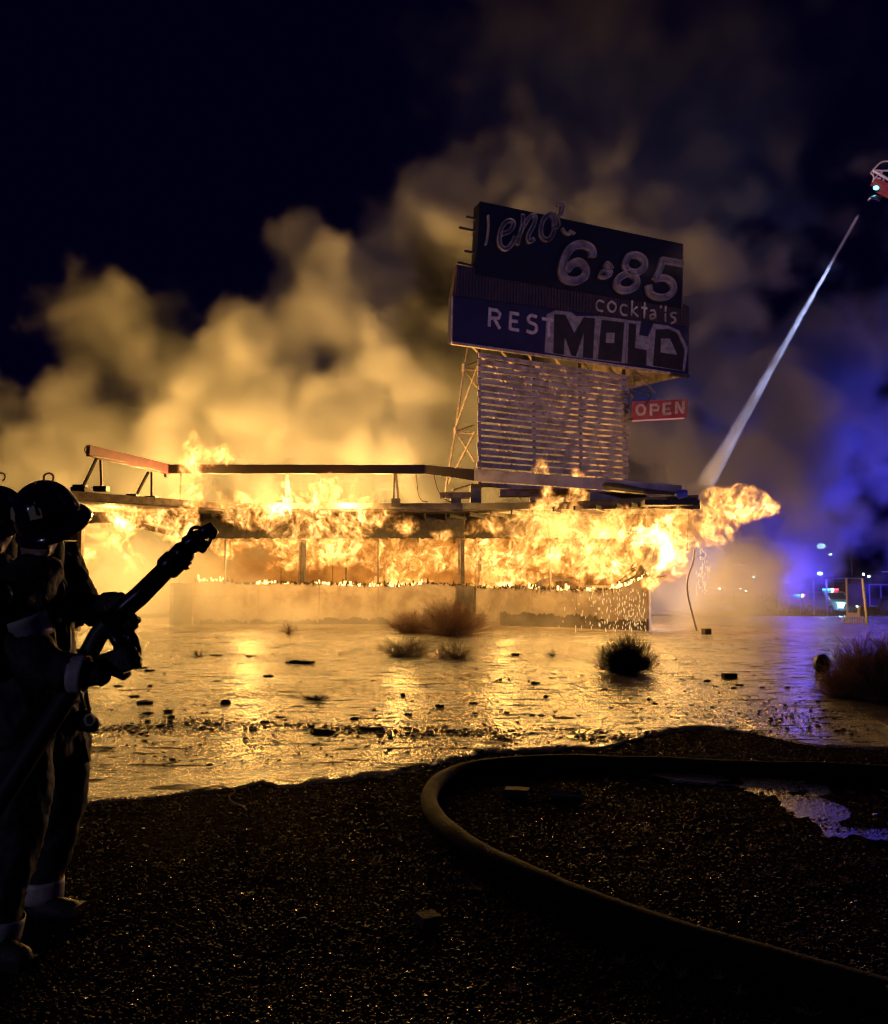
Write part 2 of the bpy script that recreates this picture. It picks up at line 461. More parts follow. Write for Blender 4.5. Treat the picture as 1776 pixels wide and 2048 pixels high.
def edge_y(x):
    for a, b in zip(EDGE[:-1], EDGE[1:]):
        if a.x <= x <= b.x: return a.y + (b.y - a.y) * (x - a.x) / (b.x - a.x)
    return EDGE[0].y if x < EDGE[0].x else EDGE[-1].y

def soil_mat():
    m = bpy.data.materials.new('gravelly_soil'); m.use_nodes = True; nt = m.node_tree; b = nt.nodes['Principled BSDF']
    tc = nt.nodes.new('ShaderNodeTexCoord'); P = E(nt, tc.outputs['Object'])
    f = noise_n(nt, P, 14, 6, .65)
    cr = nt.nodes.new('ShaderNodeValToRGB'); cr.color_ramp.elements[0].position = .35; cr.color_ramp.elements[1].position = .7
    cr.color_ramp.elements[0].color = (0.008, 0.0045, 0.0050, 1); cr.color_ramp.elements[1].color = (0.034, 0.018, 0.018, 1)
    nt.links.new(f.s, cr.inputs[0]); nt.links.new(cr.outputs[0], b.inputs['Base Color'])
    w = noise_n(nt, P, .8, 3, .5).ramp(.45, .62)
    r = 0.92 - w * 0.30; nt.links.new(r.s, b.inputs['Roughness'])
    b.inputs['Specular IOR Level'].default_value = 0.0
    h = noise_n(nt, P, 60, 4, .7) + noise_n(nt, P, 14, 3, .6) * 1.5
    bn = nt.nodes.new('ShaderNodeBump'); bn.inputs['Strength'].default_value = 1.0; bn.inputs['Distance'].default_value = 0.02
    nt.links.new(h.s, bn.inputs['Height']); nt.links.new(bn.outputs[0], b.inputs['Normal'])
    return m
M['soil'] = soil_mat()

def grid_axis(a, b, fine_lo, fine_hi, fine, coarse):
    xs = []; x = a
    while x < b:
        xs.append(x); x += fine if fine_lo <= x < fine_hi else coarse
    xs.append(b); return xs
def build_ground():
    xs = [-900, -300, -120, -60, -40] + grid_axis(-30, 42, -5, 7, .12, 1.5) + [60, 120, 300, 900]
    ys = [-60, -20, -8] + grid_axis(-3, 80, 1.8, 12.5, .12, 1.5) + [110, 200, 500, 1500]
    vs = []; fs = []
    for y in ys:
        for x in xs:
            near = 1.0 if (-5 < x < 7 and y < 12) else 0.0
            z = gz(x, y) + (soil_h(x, y) if near else 0.0)
            if y > edge_y(x) - .25 and y < 45 and -32 < x < 30: z -= 0.032 * min(1, (y - edge_y(x) + .25) / .3)
            pass
            vs.append((x, y, z))
    n = len(xs)
    fs = [(j * n + i, j * n + i + 1, (j + 1) * n + i + 1, (j + 1) * n + i) for j in range(len(ys) - 1) for i in range(n - 1)]
    m = MB(); m.add(vs, fs)
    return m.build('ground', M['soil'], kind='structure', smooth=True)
build_ground()

# wet concrete apron in front of the building
def wet_mat():
    m = bpy.data.materials.new('wet_concrete'); m.use_nodes = True; nt = m.node_tree; b = nt.nodes['Principled BSDF']
    tc = nt.nodes.new('ShaderNodeTexCoord'); P = E(nt, tc.outputs['Object'])
    f = noise_n(nt, P, .9, 7, .65)
    cr = nt.nodes.new('ShaderNodeValToRGB'); cr.color_ramp.elements[0].position = .35; cr.color_ramp.elements[1].position = .68
    cr.color_ramp.elements[0].color = (0.13, 0.105, 0.080, 1); cr.color_ramp.elements[1].color = (0.30, 0.245, 0.19, 1)
    nt.links.new(f.s, cr.inputs[0])
    pud = noise_n(nt, P, .35, 4, .55, .6)
    SX = vmath(nt, 'MULTIPLY', P, (.55, 1.9, 1.0))
    dirt = noise_n(nt, SX, 3.2, 6, .68, .4).ramp(.52, .61) * noise_n(nt, P, .5, 2, .5).ramp(.34, .54)
    mx = nt.nodes.new('ShaderNodeMix'); mx.data_type = 'RGBA'
    nt.links.new(dirt.s, mx.inputs[0]); nt.links.new(cr.outputs[0], mx.inputs[6]); mx.inputs[7].default_value = (.018, .012, .009, 1)
    nt.links.new(mx.outputs[2], b.inputs['Base Color'])
    r = pud.ramp(.40, .62, .26, .13) + dirt * .5; nt.links.new(r.s, b.inputs['Roughness'])
    sp_ = 0.8 - dirt * .74; nt.links.new(sp_.s, b.inputs['Specular IOR Level'])
    S = vmath(nt, 'MULTIPLY', P, (1.0, 1.25, 1.0))
    rip = noise_n(nt, S, 9.0, 4, .62, .8) * 0.9 + noise_n(nt, S, 32.0, 3, .6, .5) * 0.5 + noise_n(nt, S, 2.2, 2, .5) * 0.9
    bn = nt.nodes.new('ShaderNodeBump'); bn.inputs['Strength'].default_value = 1.0; bn.inputs['Distance'].default_value = 0.05
    nt.links.new(rip.s, bn.inputs['Height']); nt.links.new(bn.outputs[0], b.inputs['Normal'])
    return m
M['wet'] = wet_mat()
def ripple(x, y):
    a = mnoise.noise((x * 1.9, y * 4.6, 7)); b = mnoise.noise((x * 4.1 + 9, y * 9.5, 2))
    c = mnoise.noise((x * .7, y * .5, 7))
    d = mnoise.noise((x * 9, y * 19, 5)) if y < 16 else 0
    return .010 * c + .0035 * d + (.6 + c) * (.007 * (1 - 2 * abs(a)) + .0065 * (1 - 2 * abs(b)))
def build_apron():
    m = MB()
    xs = grid_axis(-32, 30, -7, 9, .05, .4)
    rows = [0, .03, .08]; d = .035
    while rows[-1] < 30: rows.append(rows[-1] + d); d = min(d * 1.016, .35)
    vs = []; fs = []
    for k, r in enumerate(rows):
        for x in xs:
            y0 = edge_y(x) + 0.10 * mnoise.noise((x * 1.3, 0, 0)) + 0.10 * mnoise.noise((x * 4, 0, 4)) + .05 * mnoise.noise((x * 13, 0, 2)) * max(0, 1 - r)
            y = min(y0 + r, 38.0)
            z = -0.022 if k == 0 else (ripple(x, y) if k > 1 else -.004)
            vs.append((x, y, z + gz(x, y)))
    n = len(xs)
    fs = [(j * n + i, j * n + i + 1, (j + 1) * n + i + 1, (j + 1) * n + i) for j in range(len(rows) - 1) for i in range(n - 1)]
    m.add(vs, fs)
    return m.build('pavement', M['wet'], kind='structure', smooth=True)
build_apron()

# puddle on the right behind and inside the hose loop
def flat_patch(name, pts, z, mat, kind='structure', wob=.03, parent=None):
    P = smooth_path(pts + [pts[0]], 14)[:-1]
    c = sum(P, Vector()) / len(P)
    vs = [(c.x, c.y, z)]
    for r, zz in ((.55, z), (.93, z), (1.0, z - .03)):
        for p in P:
            q = c + (p - c) * r * (1 + wob * mnoise.noise((p.x * 3, p.y * 3, 1)) + wob * .8 * mnoise.noise((p.x * 11, p.y * 11, 4)))
            vs.append((q.x, q.y, zz))
    n = len(P); fs = [(0, 1 + i, 1 + (i + 1) % n) for i in range(n)]
    for k in range(2):
        o = 1 + k * n
        fs += [(o + i, o + n + i, o + n + (i + 1) % n, o + (i + 1) % n) for i in range(n)]
    m = MB(); m.add(vs, fs)
    o = m.build(name, mat, parent, smooth=False); o['kind'] = kind
    return o
M['water'] = pm('puddle_water', (0.012, 0.009, 0.008), .2, bump=.5, bscale=26, spec=.6)
flat_patch('puddle_water', [on_ground(a, b) for a, b in [(1470, 1552), (1560, 1540), (1700, 1548), (1900, 1555), (1990, 1620), (1850, 1680), (1700, 1690), (1600, 1640), (1540, 1600), (1480, 1585), (1430, 1568)]], 0.014, M['water'], wob=.22)
0 and flat_patch('puddle_water', [on_ground(a, b) for a, b in [(1460, 1418), (1560, 1392), (1640, 1400), (1720, 1430), (1700, 1470), (1600, 1478), (1500, 1452)]], 0.012, M['water'], wob=.22)
flat_patch('puddle_water', [on_ground(a, b) for a, b in [(1300, 1552), (1360, 1549), (1460, 1556), (1480, 1575), (1420, 1572), (1340, 1562)]], 0.014, M['water'], wob=.3)
# ================================================================= the burning restaurant
rest = empty('restaurant', (1.5, 32, 0), 'burning single storey restaurant with a burnt out window band and sagging roof edge', 'building')
P0 = at(390, 1250, 30); P0.z = 0
PC = at(930, 1250, 30); PC.z = 0
PR = at(1295, 1250, 26); PR.z = 0
PL = at(158, 1250, 26.2); PL.z = 0
def wall_pt(px):
    """plan point on the front wall line under photo column px"""
    if px <= 390: a, b, pa, pb = PL, P0, 158, 390
    elif px <= 930: a, b, pa, pb = P0, PC, 390, 930
    else: a, b, pa, pb = PC, PR, 930, 1295
    u = (px - 888) / FPX / 0.9966
    d = b - a
    t = (a.y * u - a.x) / (d.x - d.y * u)
    return a + d * t
def z_of(py, Y): return CAM_H + (1165 - py) / FPX * Y
def nrm(px):
    if px <= 390: d = P0 - PL
    elif px <= 930: d = PC - P0
    else: d = PR - PC
    d.normalize(); return Vector((d.y, -d.x, 0))   # towards the camera
def wall_panel(px0, px1, top_py, mat, name='wall_panel', thick=.16, z0=0.0, proud=0.0, jag=.085, seed=0, label=None):
    m = MB(); n = max(4, int(abs(px1 - px0) / 3)); a = []; 
    for i in range(n + 1):
        px = px0 + (px1 - px0) * i / n
        w = wall_pt(px) + nrm((px0 + px1) / 2) * proud
        t = top_py(px) if callable(top_py) else top_py
        z = z_of(t, w.y) + jag * mnoise.noise((px * .16 + seed, 0, 0)) + jag * .7 * mnoise.noise((px * .6, seed, 0))
        a.append((w, z))
    back = -nrm((px0 + px1) / 2) * thick
    vs = []
    for w, z in a:
        vs += [Vector((w.x, w.y, z0)), Vector((w.x, w.y, z)), Vector((w.x, w.y, z)) + back, Vector((w.x, w.y, z0)) + back]
    fs = []
    for i in range(n):
        o = i * 4
        for k in range(4): fs.append((o + k, o + 4 + k, o + 4 + (k + 1) % 4, o + (k + 1) % 4))
    fs += [(0, 1, 2, 3), (n * 4 + 3, n * 4 + 2, n * 4 + 1, n * 4)]
    m.add(vs, fs)
    return m.build(name, mat, rest, recalc=True, label=label)
def top1(px):
    pts = [(380, 1163), (450, 1161), (480, 1168), (560, 1166), (640, 1168), (720, 1171), (800, 1172), (850, 1166), (900, 1170), (980, 1176), (1060, 1176), (1150, 1180), (1210, 1180), (1250, 1170), (1280, 1156), (1296, 1150)]
    for (a, b), (c, d) in zip(pts[:-1], pts[1:]):
        if a <= px <= c: return b + (d - b) * (px - a) / (c - a)
    return 1165
prev = 391
for j, q in enumerate((440, 520, 640, 757, 915)):
    wall_panel(prev + .6, q, top1, M['plaster'], seed=j * 3.7); prev = q
wall_panel(950, 1062, top1, M['plaster'], seed=21); wall_panel(1062.6, 1150, top1, M['plaster'], seed=23); wall_panel(1150.6, 1294, top1, M['plaster'], seed=29)
wall_panel(916, 949.4, 1172, M['char_grey'], name='pillar', thick=.3, proud=.06)
wall_panel(352, 389, 1166, M['char_grey'], name='wall_panel', thick=.2, label='dark grey panel standing in for a dark opening')  # dark sheet placed for the shade of an opening beside the wall
# side return of the right wall
m = MB(); b2 = PR + Vector((-.35, 9.5, 0))
m.prism([PR + Vector((0.01, .17, 0)), b2, b2 + Vector((-.16, 0, 0)), PR + Vector((-.15, .17, 0))], (0, 0, 1.35)); m.build('wall_panel', M['plaster'], rest)
# irregular dark base course where the plaster fell
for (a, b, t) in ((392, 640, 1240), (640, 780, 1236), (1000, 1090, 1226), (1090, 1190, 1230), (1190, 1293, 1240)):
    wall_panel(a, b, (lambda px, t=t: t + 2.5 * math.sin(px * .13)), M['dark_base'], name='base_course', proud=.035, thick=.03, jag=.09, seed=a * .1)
# splintered charred rim with embers on top of the low wall
ch = MB(); em = MB()
for i in range(900):
    px = rng.uniform(395, 1293)
    if rng.random() < .3 and not (560 < px < 700 or 1000 < px < 1293): continue
    w = wall_pt(px) + nrm(px) * rng.uniform(-.16, .02); z = z_of(top1(px), w.y) - .03
    h = rng.uniform(.02, .11) * (1.6 if rng.random() < .12 else 1)
    s = rng.uniform(.012, .035)
    tip = w + Vector((rng.uniform(-.04, .04), 0, z + h)); base = Vector((w.x, w.y, z))
    hot = mnoise.noise((px * .035, 3.3, 0)) > -.12
    if hot and rng.random() < .3: tip.z += rng.uniform(0, .12)
    tgt = em if hot and rng.random() < .5 else ch
    tgt.prism([base + Vector((-s, -s * .6, 0)), base + Vector((s, -s * .6, 0)), base + Vector((0, s, 0))], tip - base)
ch.build('charred_rim', M['char'], rest, kind='stuff'); em.build('embers', M['ember'], rest, kind='stuff')
# posts between the window openings
def post(px, wpx, top=1080, bot=1168, mat='mullion', d=.08, lean=0.0, name='mullion', off=0.0):
    w = wall_pt(px) - nrm(px) * off; hw = wpx * w.y / FPX / 2
    m = MB(); z0 = z_of(bot, w.y); z1 = z_of(top, w.y)
    e = (wall_pt(px + 1) - wall_pt(px)).normalized(); nn = nrm(px)
    p = [w + e * -hw + nn * .03, w + e * hw + nn * .03, w + e * hw - nn * d, w + e * -hw - nn * d]
    m.prism([Vector((v.x, v.y, z0)) for v in p], (lean, 0, z1 - z0))
    return m.build(name, M[mat], rest)
post(452, 3); post(600.5, 3.5, name='post'); post(606.5, 8, mat='dark_base', name='post', d=.25, off=.06); post(757, 3); post(918, 4, name='post'); post(925, 8, mat='dark_base', name='post', d=.25, off=.06)
post(1098, 2.2, 1085, 1178); post(692, 2.4, 1135, 1160, mat='char', off=.2)
post(1268, 14, 1095, 1165, mat='char', off=.25, lean=.12, name='charred_stud'); post(1284, 4, 1090, 1160, mat='char', lean=.28, name='charred_stud', off=.1)
for k in range(16):   # burnt lath hanging at the corner
    m = MB(); px = rng.uniform(1225, 1293); w = wall_pt(px) - nrm(px) * rng.uniform(0, .4)
    z = z_of(rng.uniform(1140, 1176), w.y)
    m.bar((w.x, w.y, z), (w.x + rng.uniform(.2, .6), w.y - rng.uniform(0, .2), z + rng.uniform(.1, .42)), .03, .05)
    m.build('burnt_lath', M['char'], rest)
# header, soffit, roof
OV = 1.25
def off_pt(px, o):
    w = wall_pt(px); return w + nrm(px) * o
FPL = at(140, 1000, 24.9); F1 = at(452, 1000, 28.75); F2 = at(925, 1000, 28.75); F3 = at(1400, 1000, 24.6)
roof_front = [(FPL, z_of(998, FPL.y)), (F1, z_of(1018, F1.y)), (F2, z_of(1018, F2.y)), (F3, z_of(1018, F3.y))]
roof_top = [z_of(981, FPL.y), z_of(1006, F1.y), z_of(1006, F2.y), z_of(1001, F3.y)]
for i in range(3):                                         # roof edge fascia, three runs
    (a, za), (b, zb) = roof_front[i], roof_front[i + 1]
    m = MB(); n = 30; vs = []; d = (b - a); d.z = 0; nn = Vector((d.y, -d.x, 0)).normalized()
    for k in range(n + 1):
        t = k / n; p = a + (b - a) * t; zl = za + (zb - za) * t + .03 * mnoise.noise((k * .7, i, 0)); zt = roof_top[i] + (roof_top[i + 1] - roof_top[i]) * t + .015 * mnoise.noise((k * .5, i, 5))
        for q in (p, p - nn * .12):
            vs += [(q.x, q.y, zl), (q.x, q.y, zt)]
    fs = []
    for k in range(n):
        o = k * 4
        fs += [(o, o + 4, o + 5, o + 1), (o + 1, o + 5, o + 7, o + 3), (o + 3, o + 7, o + 6, o + 2), (o + 2, o + 6, o + 4, o)]
    fs += [(0, 1, 3, 2), (n * 4, n * 4 + 2, n * 4 + 3, n * 4 + 1)]
    m.add(vs, fs); m.build('roof_edge', M['char_grey'] if i else M['mullion'], rest, recalc=True)
m = MB(); zz = 3.86
back = [Vector((9.0, 38.5, 0)), Vector((-12.0, 38.5, 0))]
pol = [Vector((p.x, p.y + .14, zz + .02)) for p, _ in roof_front] + [Vector((p.x, p.y, zz)) for p in back]
m.prism(pol, (0, 0, .14)); m.build('roof', M['char_grey'], rest, recalc=True)
def band(px0, px1, tpy, bpy_, mat, name, off=0.0, thick=.1, jag=.06, seed=0):
    m = MB(); n = max(3, int((px1 - px0) / 4)); vs = []
    for i in range(n + 1):
        px = px0 + (px1 - px0) * i / n; w = wall_pt(px) + nrm((px0 + px1) / 2) * off
        zt = z_of(tpy, w.y); zb = z_of(bpy_, w.y) + jag * mnoise.noise((px * .1, seed, 0)) + jag * .6 * mnoise.noise((px * .5, seed, 3))
        for q in (w, w - nrm((px0 + px1) / 2) * thick): vs += [(q.x, q.y, zb), (q.x, q.y, zt)]
    fs = []
    for k in range(n):
        o = k * 4
        fs += [(o, o + 4, o + 5, o + 1), (o + 1, o + 5, o + 7, o + 3), (o + 3, o + 7, o + 6, o + 2), (o + 2, o + 6, o + 4, o)]
    fs += [(0, 1, 3, 2), (n * 4, n * 4 + 2, n * 4 + 3, n * 4 + 1)]
    m.add(vs, fs); return m.build(name, mat, rest, recalc=True)
for j, (a, b) in enumerate(((391, 560), (560.6, 757), (757.6, 929), (930.6, 1098), (1098.6, 1292))):
    band(a, b, 1028, 1077, M['char'], 'header_board', off=.02, seed=j)
band(160, 389, 1024, 1046, M['char'], 'header_board', off=.02, seed=9)
for i in range(23):                                        # burnt rafter tails under the eaves
    px = 400 + i * 41
    w = wall_pt(min(px, 1290)); q = w + nrm(px) * 1.05
    m = MB(); m.bar((w.x, w.y, 3.72), (q.x, q.y, 3.76), .06, .14); m.build('rafter_tail', M['char'], rest)
# interior: back wall, ceiling joists, floor, partitions
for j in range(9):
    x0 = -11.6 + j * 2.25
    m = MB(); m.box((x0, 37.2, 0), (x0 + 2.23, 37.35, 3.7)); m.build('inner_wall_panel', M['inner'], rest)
for j in range(14):
    x0 = -11.2 + j * 1.45
    m = MB(); yf = 30.6 if x0 < 1 else 30.6 - (x0 - 1) * .55
    m.bar((x0, yf, 3.55), (x0 + rng.uniform(-.1, .1), 37.1, 3.45 + rng.uniform(-.2, .1)), .08, .2); m.build('ceiling_joist', M['char'], rest)
# collapsed gable-shaped counter roof seen inside through the opening
w = wall_pt(1120); Yg = w.y + 2.0
m = MB(); gpt = [at(a, b, Yg) for a, b in ((1040, 1190), (1058, 1172), (1085, 1158), (1115, 1151), (1135, 1155), (1165, 1168), (1192, 1182), (1200, 1190), (1170, 1190), (1150, 1168), (1128, 1162), (1105, 1162), (1090, 1172), (1085, 1190))]
m.prism(gpt, (0, .35, 0)); m.build('collapsed_gable', M['mullion'], rest, recalc=True)
m = MB(); m.bar(at(1117, 1163, Yg + .1), at(1119, 1192, Yg + .1), .2, .1); m.bar(at(1106, 1176, Yg + .1), at(1132, 1178, Yg + .1), .08); m.build('burnt_frame', M['char'], rest)
# wing wall at far left
m = MB(); e = (P0 - PL).normalized(); m.box((PL.x - .1, PL.y - .1, 0), (PL.x + .02, PL.y + .1, 3.6)); m.build('post', M['plaster'], rest, label='pale corner post')
for k in range(9):
    m = MB(); z = 1.55 + k * .24; m.box((PL.x - 1.6, PL.y + .02, z), (PL.x - .12, PL.y + .09, z + .225)); m.build('siding_board', M['mullion'], rest)

# ---- roofline sign band on struts
def beam(name, pts, hgt, mat, thick=.14, sag=0.0):
    m = MB(); vs = []
    for k, p in enumerate(pts):
        d = (pts[min(k + 1, len(pts) - 1)] - pts[max(k - 1, 0)]); d.z = 0
        nn = Vector((d.y, -d.x, 0)).normalized() * thick / 2
        h = hgt[k] if isinstance(hgt, list) else hgt
        j = .02 * mnoise.noise((k * .9, p.x, 0)); j2 = .025 * mnoise.noise((k * .8, p.x, 7))
        for q in (p + nn, p - nn): vs += [Vector((q.x, q.y, p.z - h / 2 + j)), Vector((q.x, q.y, p.z + h / 2 + j2 * .4))]
    fs = []; n = len(pts) - 1
    for k in range(n):
        o = k * 4
        fs += [(o, o + 4, o + 5, o + 1), (o + 1, o + 5, o + 7, o + 3), (o + 3, o + 7, o + 6, o + 2), (o + 2, o + 6, o + 4, o)]
    fs += [(0, 1, 3, 2), (n * 4, n * 4 + 2, n * 4 + 3, n * 4 + 1)]
    m.add(vs, fs); return m.build(name, mat, rest, recalc=True)
def lerp_pts(a, b, n): return [a + (b - a) * (k / n) for k in range(n + 1)]
BL = at(176, 901, 25.0); BM = at(335, 938, 28.4); BN = at(850, 939, 28.4); BQ = at(948, 950, 27.8); BE = at(1365, 981, 24.8)
beam('red_fascia_board', lerp_pts(BL, BM, 14), .34, M['red'])
beam('fascia_board', lerp_pts(BM + Vector((.03, 0, 0)), BN, 24), [.30] * 25, M['maroon'])
beam('fascia_board', lerp_pts(BN + Vector((.03, 0, 0)), BQ, 6), [.30, .31, .32, .33, .34, .36, .38], M['maroon'])
beam('pale_fascia_board', lerp_pts(BQ + Vector((.03, -.01, 0)), BE, 20), [.40 - .0045 * k for k in range(21)], M['lilac'])
m = MB(); m.tube([at(178 + 9 * math.cos(t), 900 + 9 * math.sin(t), 24.95) for t in np.linspace(PI * .5, PI * 1.5, 10)], .02, 6); m.build('neon_tube', M['trim'], rest)
m = MB(); m.tube(smooth_path([at(x, y, 24.9 + (x - 180) * .0214) for x, y in ((185, 913), (210, 916), (235, 921), (252, 925), (262, 932), (290, 935), (320, 943))], 4), .018, 6); m.build('neon_tube', M['trim'], rest)
def strut(a, b, Ya, Yb, r=.035, mat='dark_steel'):
    m = MB(); m.bar(at(*a, Ya), at(*b, Yb), r * 2); m.build('strut', M[mat], rest)
def foot(px, py, Y, w=.34, h=.16, mat='dark_steel'):
    m = MB(); p = at(px, py, Y); m.box((p.x - w / 2, p.y - .15, p.z - h / 2), (p.x + w / 2, p.y + .15, p.z + h / 2)); m.build('mounting_block', M[mat], rest)
for (sa, sb, Y) in (((193, 917), (166, 974), 25.6), ((201, 920), (203, 974), 25.6), ((297, 944), (272, 992), 27.0), ((303, 944), (303, 996), 27.0), ((362, 948), (360, 1000), 28.7)):
    strut(sa, sb, Y - .3, Y)
for sa, sb in (((573, 947), (573, 1000)), ((575, 947), (581, 1000)), ((789, 948), (787, 1000)), ((792, 948), (797, 1000))): strut(sa, sb, 28.5, 29.0)
foot(160, 975, 25.7); foot(203, 978, 25.7, .4); foot(265, 993, 27); foot(303, 997, 27); foot(333, 952, 28.5, .1, .1); foot(576, 1001, 28.9, .3); foot(792, 1005, 28.7, .3, .26)
m = MB(); m.box(tuple(at(140, 997, 25.4)), tuple(at(191, 979, 26.2))); m.build('roof_edge', M['char'], rest)
for pts in (((832, 949), (835, 975), (838, 992), (845, 1002), (856, 1004)), ((868, 950), (874, 975), (882, 992), (893, 1001), (903, 1004))):
    m = MB(); m.tube(smooth_path([at(a, b, 28.4) for a, b in pts], 5), .022, 6); m.build('loose_cable', M['mullion'], rest)
# roof clutter by the pylon foot, and the right hand end
for (a, b, c, d, Y, dd, mt) in ((880, 984, 948, 995, 29.5, .5, 'mullion'), (902, 995, 922, 1007, 29, .5, 'dark_steel'), (941, 968, 962, 1004, 29.2, .6, 'char_grey'), (1000, 978, 1180, 992, 28.6, .5, 'mullion'),
                               (1180, 984, 1292, 1000, 26.4, .6, 'char_grey'), (1060, 993, 1300, 1003, 27.4, .4, 'dark_steel'), (1290, 999, 1399, 1010, 24.6, .5, 'char'), (1334, 995, 1392, 1001, 24.7, .5, 'char')):
    p = at(a, d, Y); q = at(c, b, Y); m = MB(); m.box((p.x, Y, p.z), (q.x, Y + dd, q.z)); m.build('roof_curb', M[mt], rest)
m = MB(); m.tube([at(1350, 988, 24.6), at(1357, 991, 24.6), at(1368, 987, 24.55), at(1375, 986, 24.5)], [.05, .12, .13, .09], 12); o = m.build('floodlight', pm('blue_enamel', (0.05, 0.08, 0.5), .3), rest, smooth=True)
m = MB(); m.bar(at(1358, 991, 24.65), at(1358, 1000, 24.65), .04); m.build('floodlight_bracket', M['dark_steel'], rest)
m = MB(); m.tube([at(1210, 972, 25.9), at(1290, 983, 25.0), at(1350, 986, 24.6)], [.16, .09, .03], 8); m.build('torn_soffit', M['dark_steel'], rest)
# hanging wire and bent conduit at the right hand corner
w1 = MB(); w1.tube(smooth_path([at(a, b, 25) for a, b in ((1376, 1018), (1377, 1040), (1375, 1070), (1374, 1102))], 5), .012, 5)
tag(w1.build('hanging_wire', M['dark_steel']), 'thin dark wire hanging from the right end of the roof edge', 'wire')
w1 = MB(); w1.tube(smooth_path([at(a, b, 25.2) for a, b in ((1389, 1098), (1386, 1125), (1375, 1158), (1376, 1190), (1384, 1225), (1394, 1262))], 6), .028, 6)
tag(w1.build('bent_conduit', M['lilac']), 'bent pale conduit pole standing beyond the right corner of the building', 'pole')

# ================================================================= the tall roadside sign
SA = at(905, 700, 30.0); SB = at(1378, 700, 34.2)
SD = Vector((SB.x - SA.x, SB.y - SA.y, 0)).normalized(); SN = Vector((SD.y, -SD.x, 0))
def on_sign(px, py, off=0.0, base=None):
    a = (base or SA) + SN * off
    u = (px - 888.0) / FPX; v = (1024.0 - py) / FPX; p = R(PITCH)
    r = Vector((u, math.cos(p) - v * math.sin(p), math.sin(p) + v * math.cos(p)))
    o = Vector((0, 0, CAM_H)); t = (a - o).dot(SN) / r.dot(SN)
    return o + r * t
sign = empty('roadside_sign', (SA.x + 3, 33, 0), 'tall dark roadside sign with raised numbers and graffiti standing on a slatted pylon', 'sign')
def plate(poly, mat, name, off=0.0, depth=.05, parent=sign, label=None):
    m = MB(); m.prism([on_sign(a, b, off) for a, b in poly], SN * -depth)
    return m.build(name, mat, parent, recalc=True, label=label)
upper = plate([(959, 405), (1366, 490), (1364, 616), (953, 548)], M['sign_dark'], 'sign_panel', .12, .5)
lower = plate([(904.5, 592), (1378, 655), (1377, 749), (903.5, 683)], M['sign_purple'], 'sign_panel', .10, .35, label='faded purple lower sign panel')
plate([(914, 529), (1366, 607), (1378, 613), (1378, 654.5), (905, 591.5)], M['rib'], 'rib_backing', .02, .3)
for i in range(74):
    t = i / 73; xa = 916 + t * 459
    yt = 530 + (xa - 914) * .1725 ; yb = 591.5 + (xa - 905) * .1337
    m = MB(); a = on_sign(xa, yt + 1, .05); b = on_sign(xa - 1, yb - .5, .05); m.bar(a, b, .035, .045); m.build('rib', M['rib'], sign)
# borders
def edge_bar(p, q, off, w, mat, name='sign_trim', h=None):
    m = MB(); m.bar(on_sign(*p, off), on_sign(*q, off), w, h or w); return m.build(name, M[mat], sign)
edge_bar((903, 686), (1377, 752), .14, .10, 'trim'); edge_bar((904.5, 592), (903, 686), .10, .05, 'trim'); edge_bar((914, 529), (910, 592), .08, .04, 'mullion'); edge_bar((959, 404), (1366, 489.5), .14, .05, 'sign_dark'); edge_bar((1366, 490), (1364, 616), .16, .04, 'mullion')
edge_bar((1340, 748), (1378, 752), .16, .14, 'dark_steel')
# the second face of the V and the soffit between them
TIP = SB.copy(); BK = Vector((3.6, 43.0, 0)); zb = on_sign(905, 686).z; zt = on_sign(914, 529).z
m = MB(); m.prism([Vector((TIP.x, TIP.y + .35, zb)), Vector((BK.x, BK.y, zb)), Vector((BK.x, BK.y, zt)), Vector((TIP.x, TIP.y + .35, zt))], (.15, .2, 0)); m.build('rear_sign_panel', M['trim'], sign, recalc=True)
m = MB(); s1 = on_sign(1190, 724, -.1); m.prism([Vector((TIP.x - .1, TIP.y + .05, zb + .12)), Vector((s1.x, s1.y, zb + .12)), Vector((6.7, 38.5, zb + .12))], (0, 0, .05)); m.build('soffit', M['trim'], sign, recalc=True)
m = MB(); m.bar((TIP.x, TIP.y + .3, zb), (BK.x, BK.y, zb), .12); m.build('sign_trim', M['trim'], sign)
for t in np.linspace(.08, .95, 9):
    a = SA.lerp(SB, t) - SN * .25; b = Vector((BK.x, BK.y, 0)).lerp(Vector((TIP.x, TIP.y, 0)), t)
    m = MB(); m.bar((a.x, a.y, zb + .15), (b.x, b.y, zb + .1), .09); m.build('cross_beam', M['steel'], sign)
    if t < .8:
        m = MB(); c = Vector((BK.x, BK.y, 0)).lerp(Vector((TIP.x, TIP.y, 0)), t + .1); m.bar((a.x, a.y, zb + .1), (c.x, c.y, zb - .5), .07); m.build('cross_beam', M['steel'], sign)
for (a, b) in (((932, 434), (960, 440)), ((918, 455), (958, 464)), ((929, 502), (957, 508)), ((914, 525), (955, 535))):
    m = MB(); p = on_sign(*a, -.25); q = on_sign(*b, -.25); q = q + SD * .1
    m.bar(p, q, .07, .09); m.build('mounting_arm', M['dark_steel'], sign)

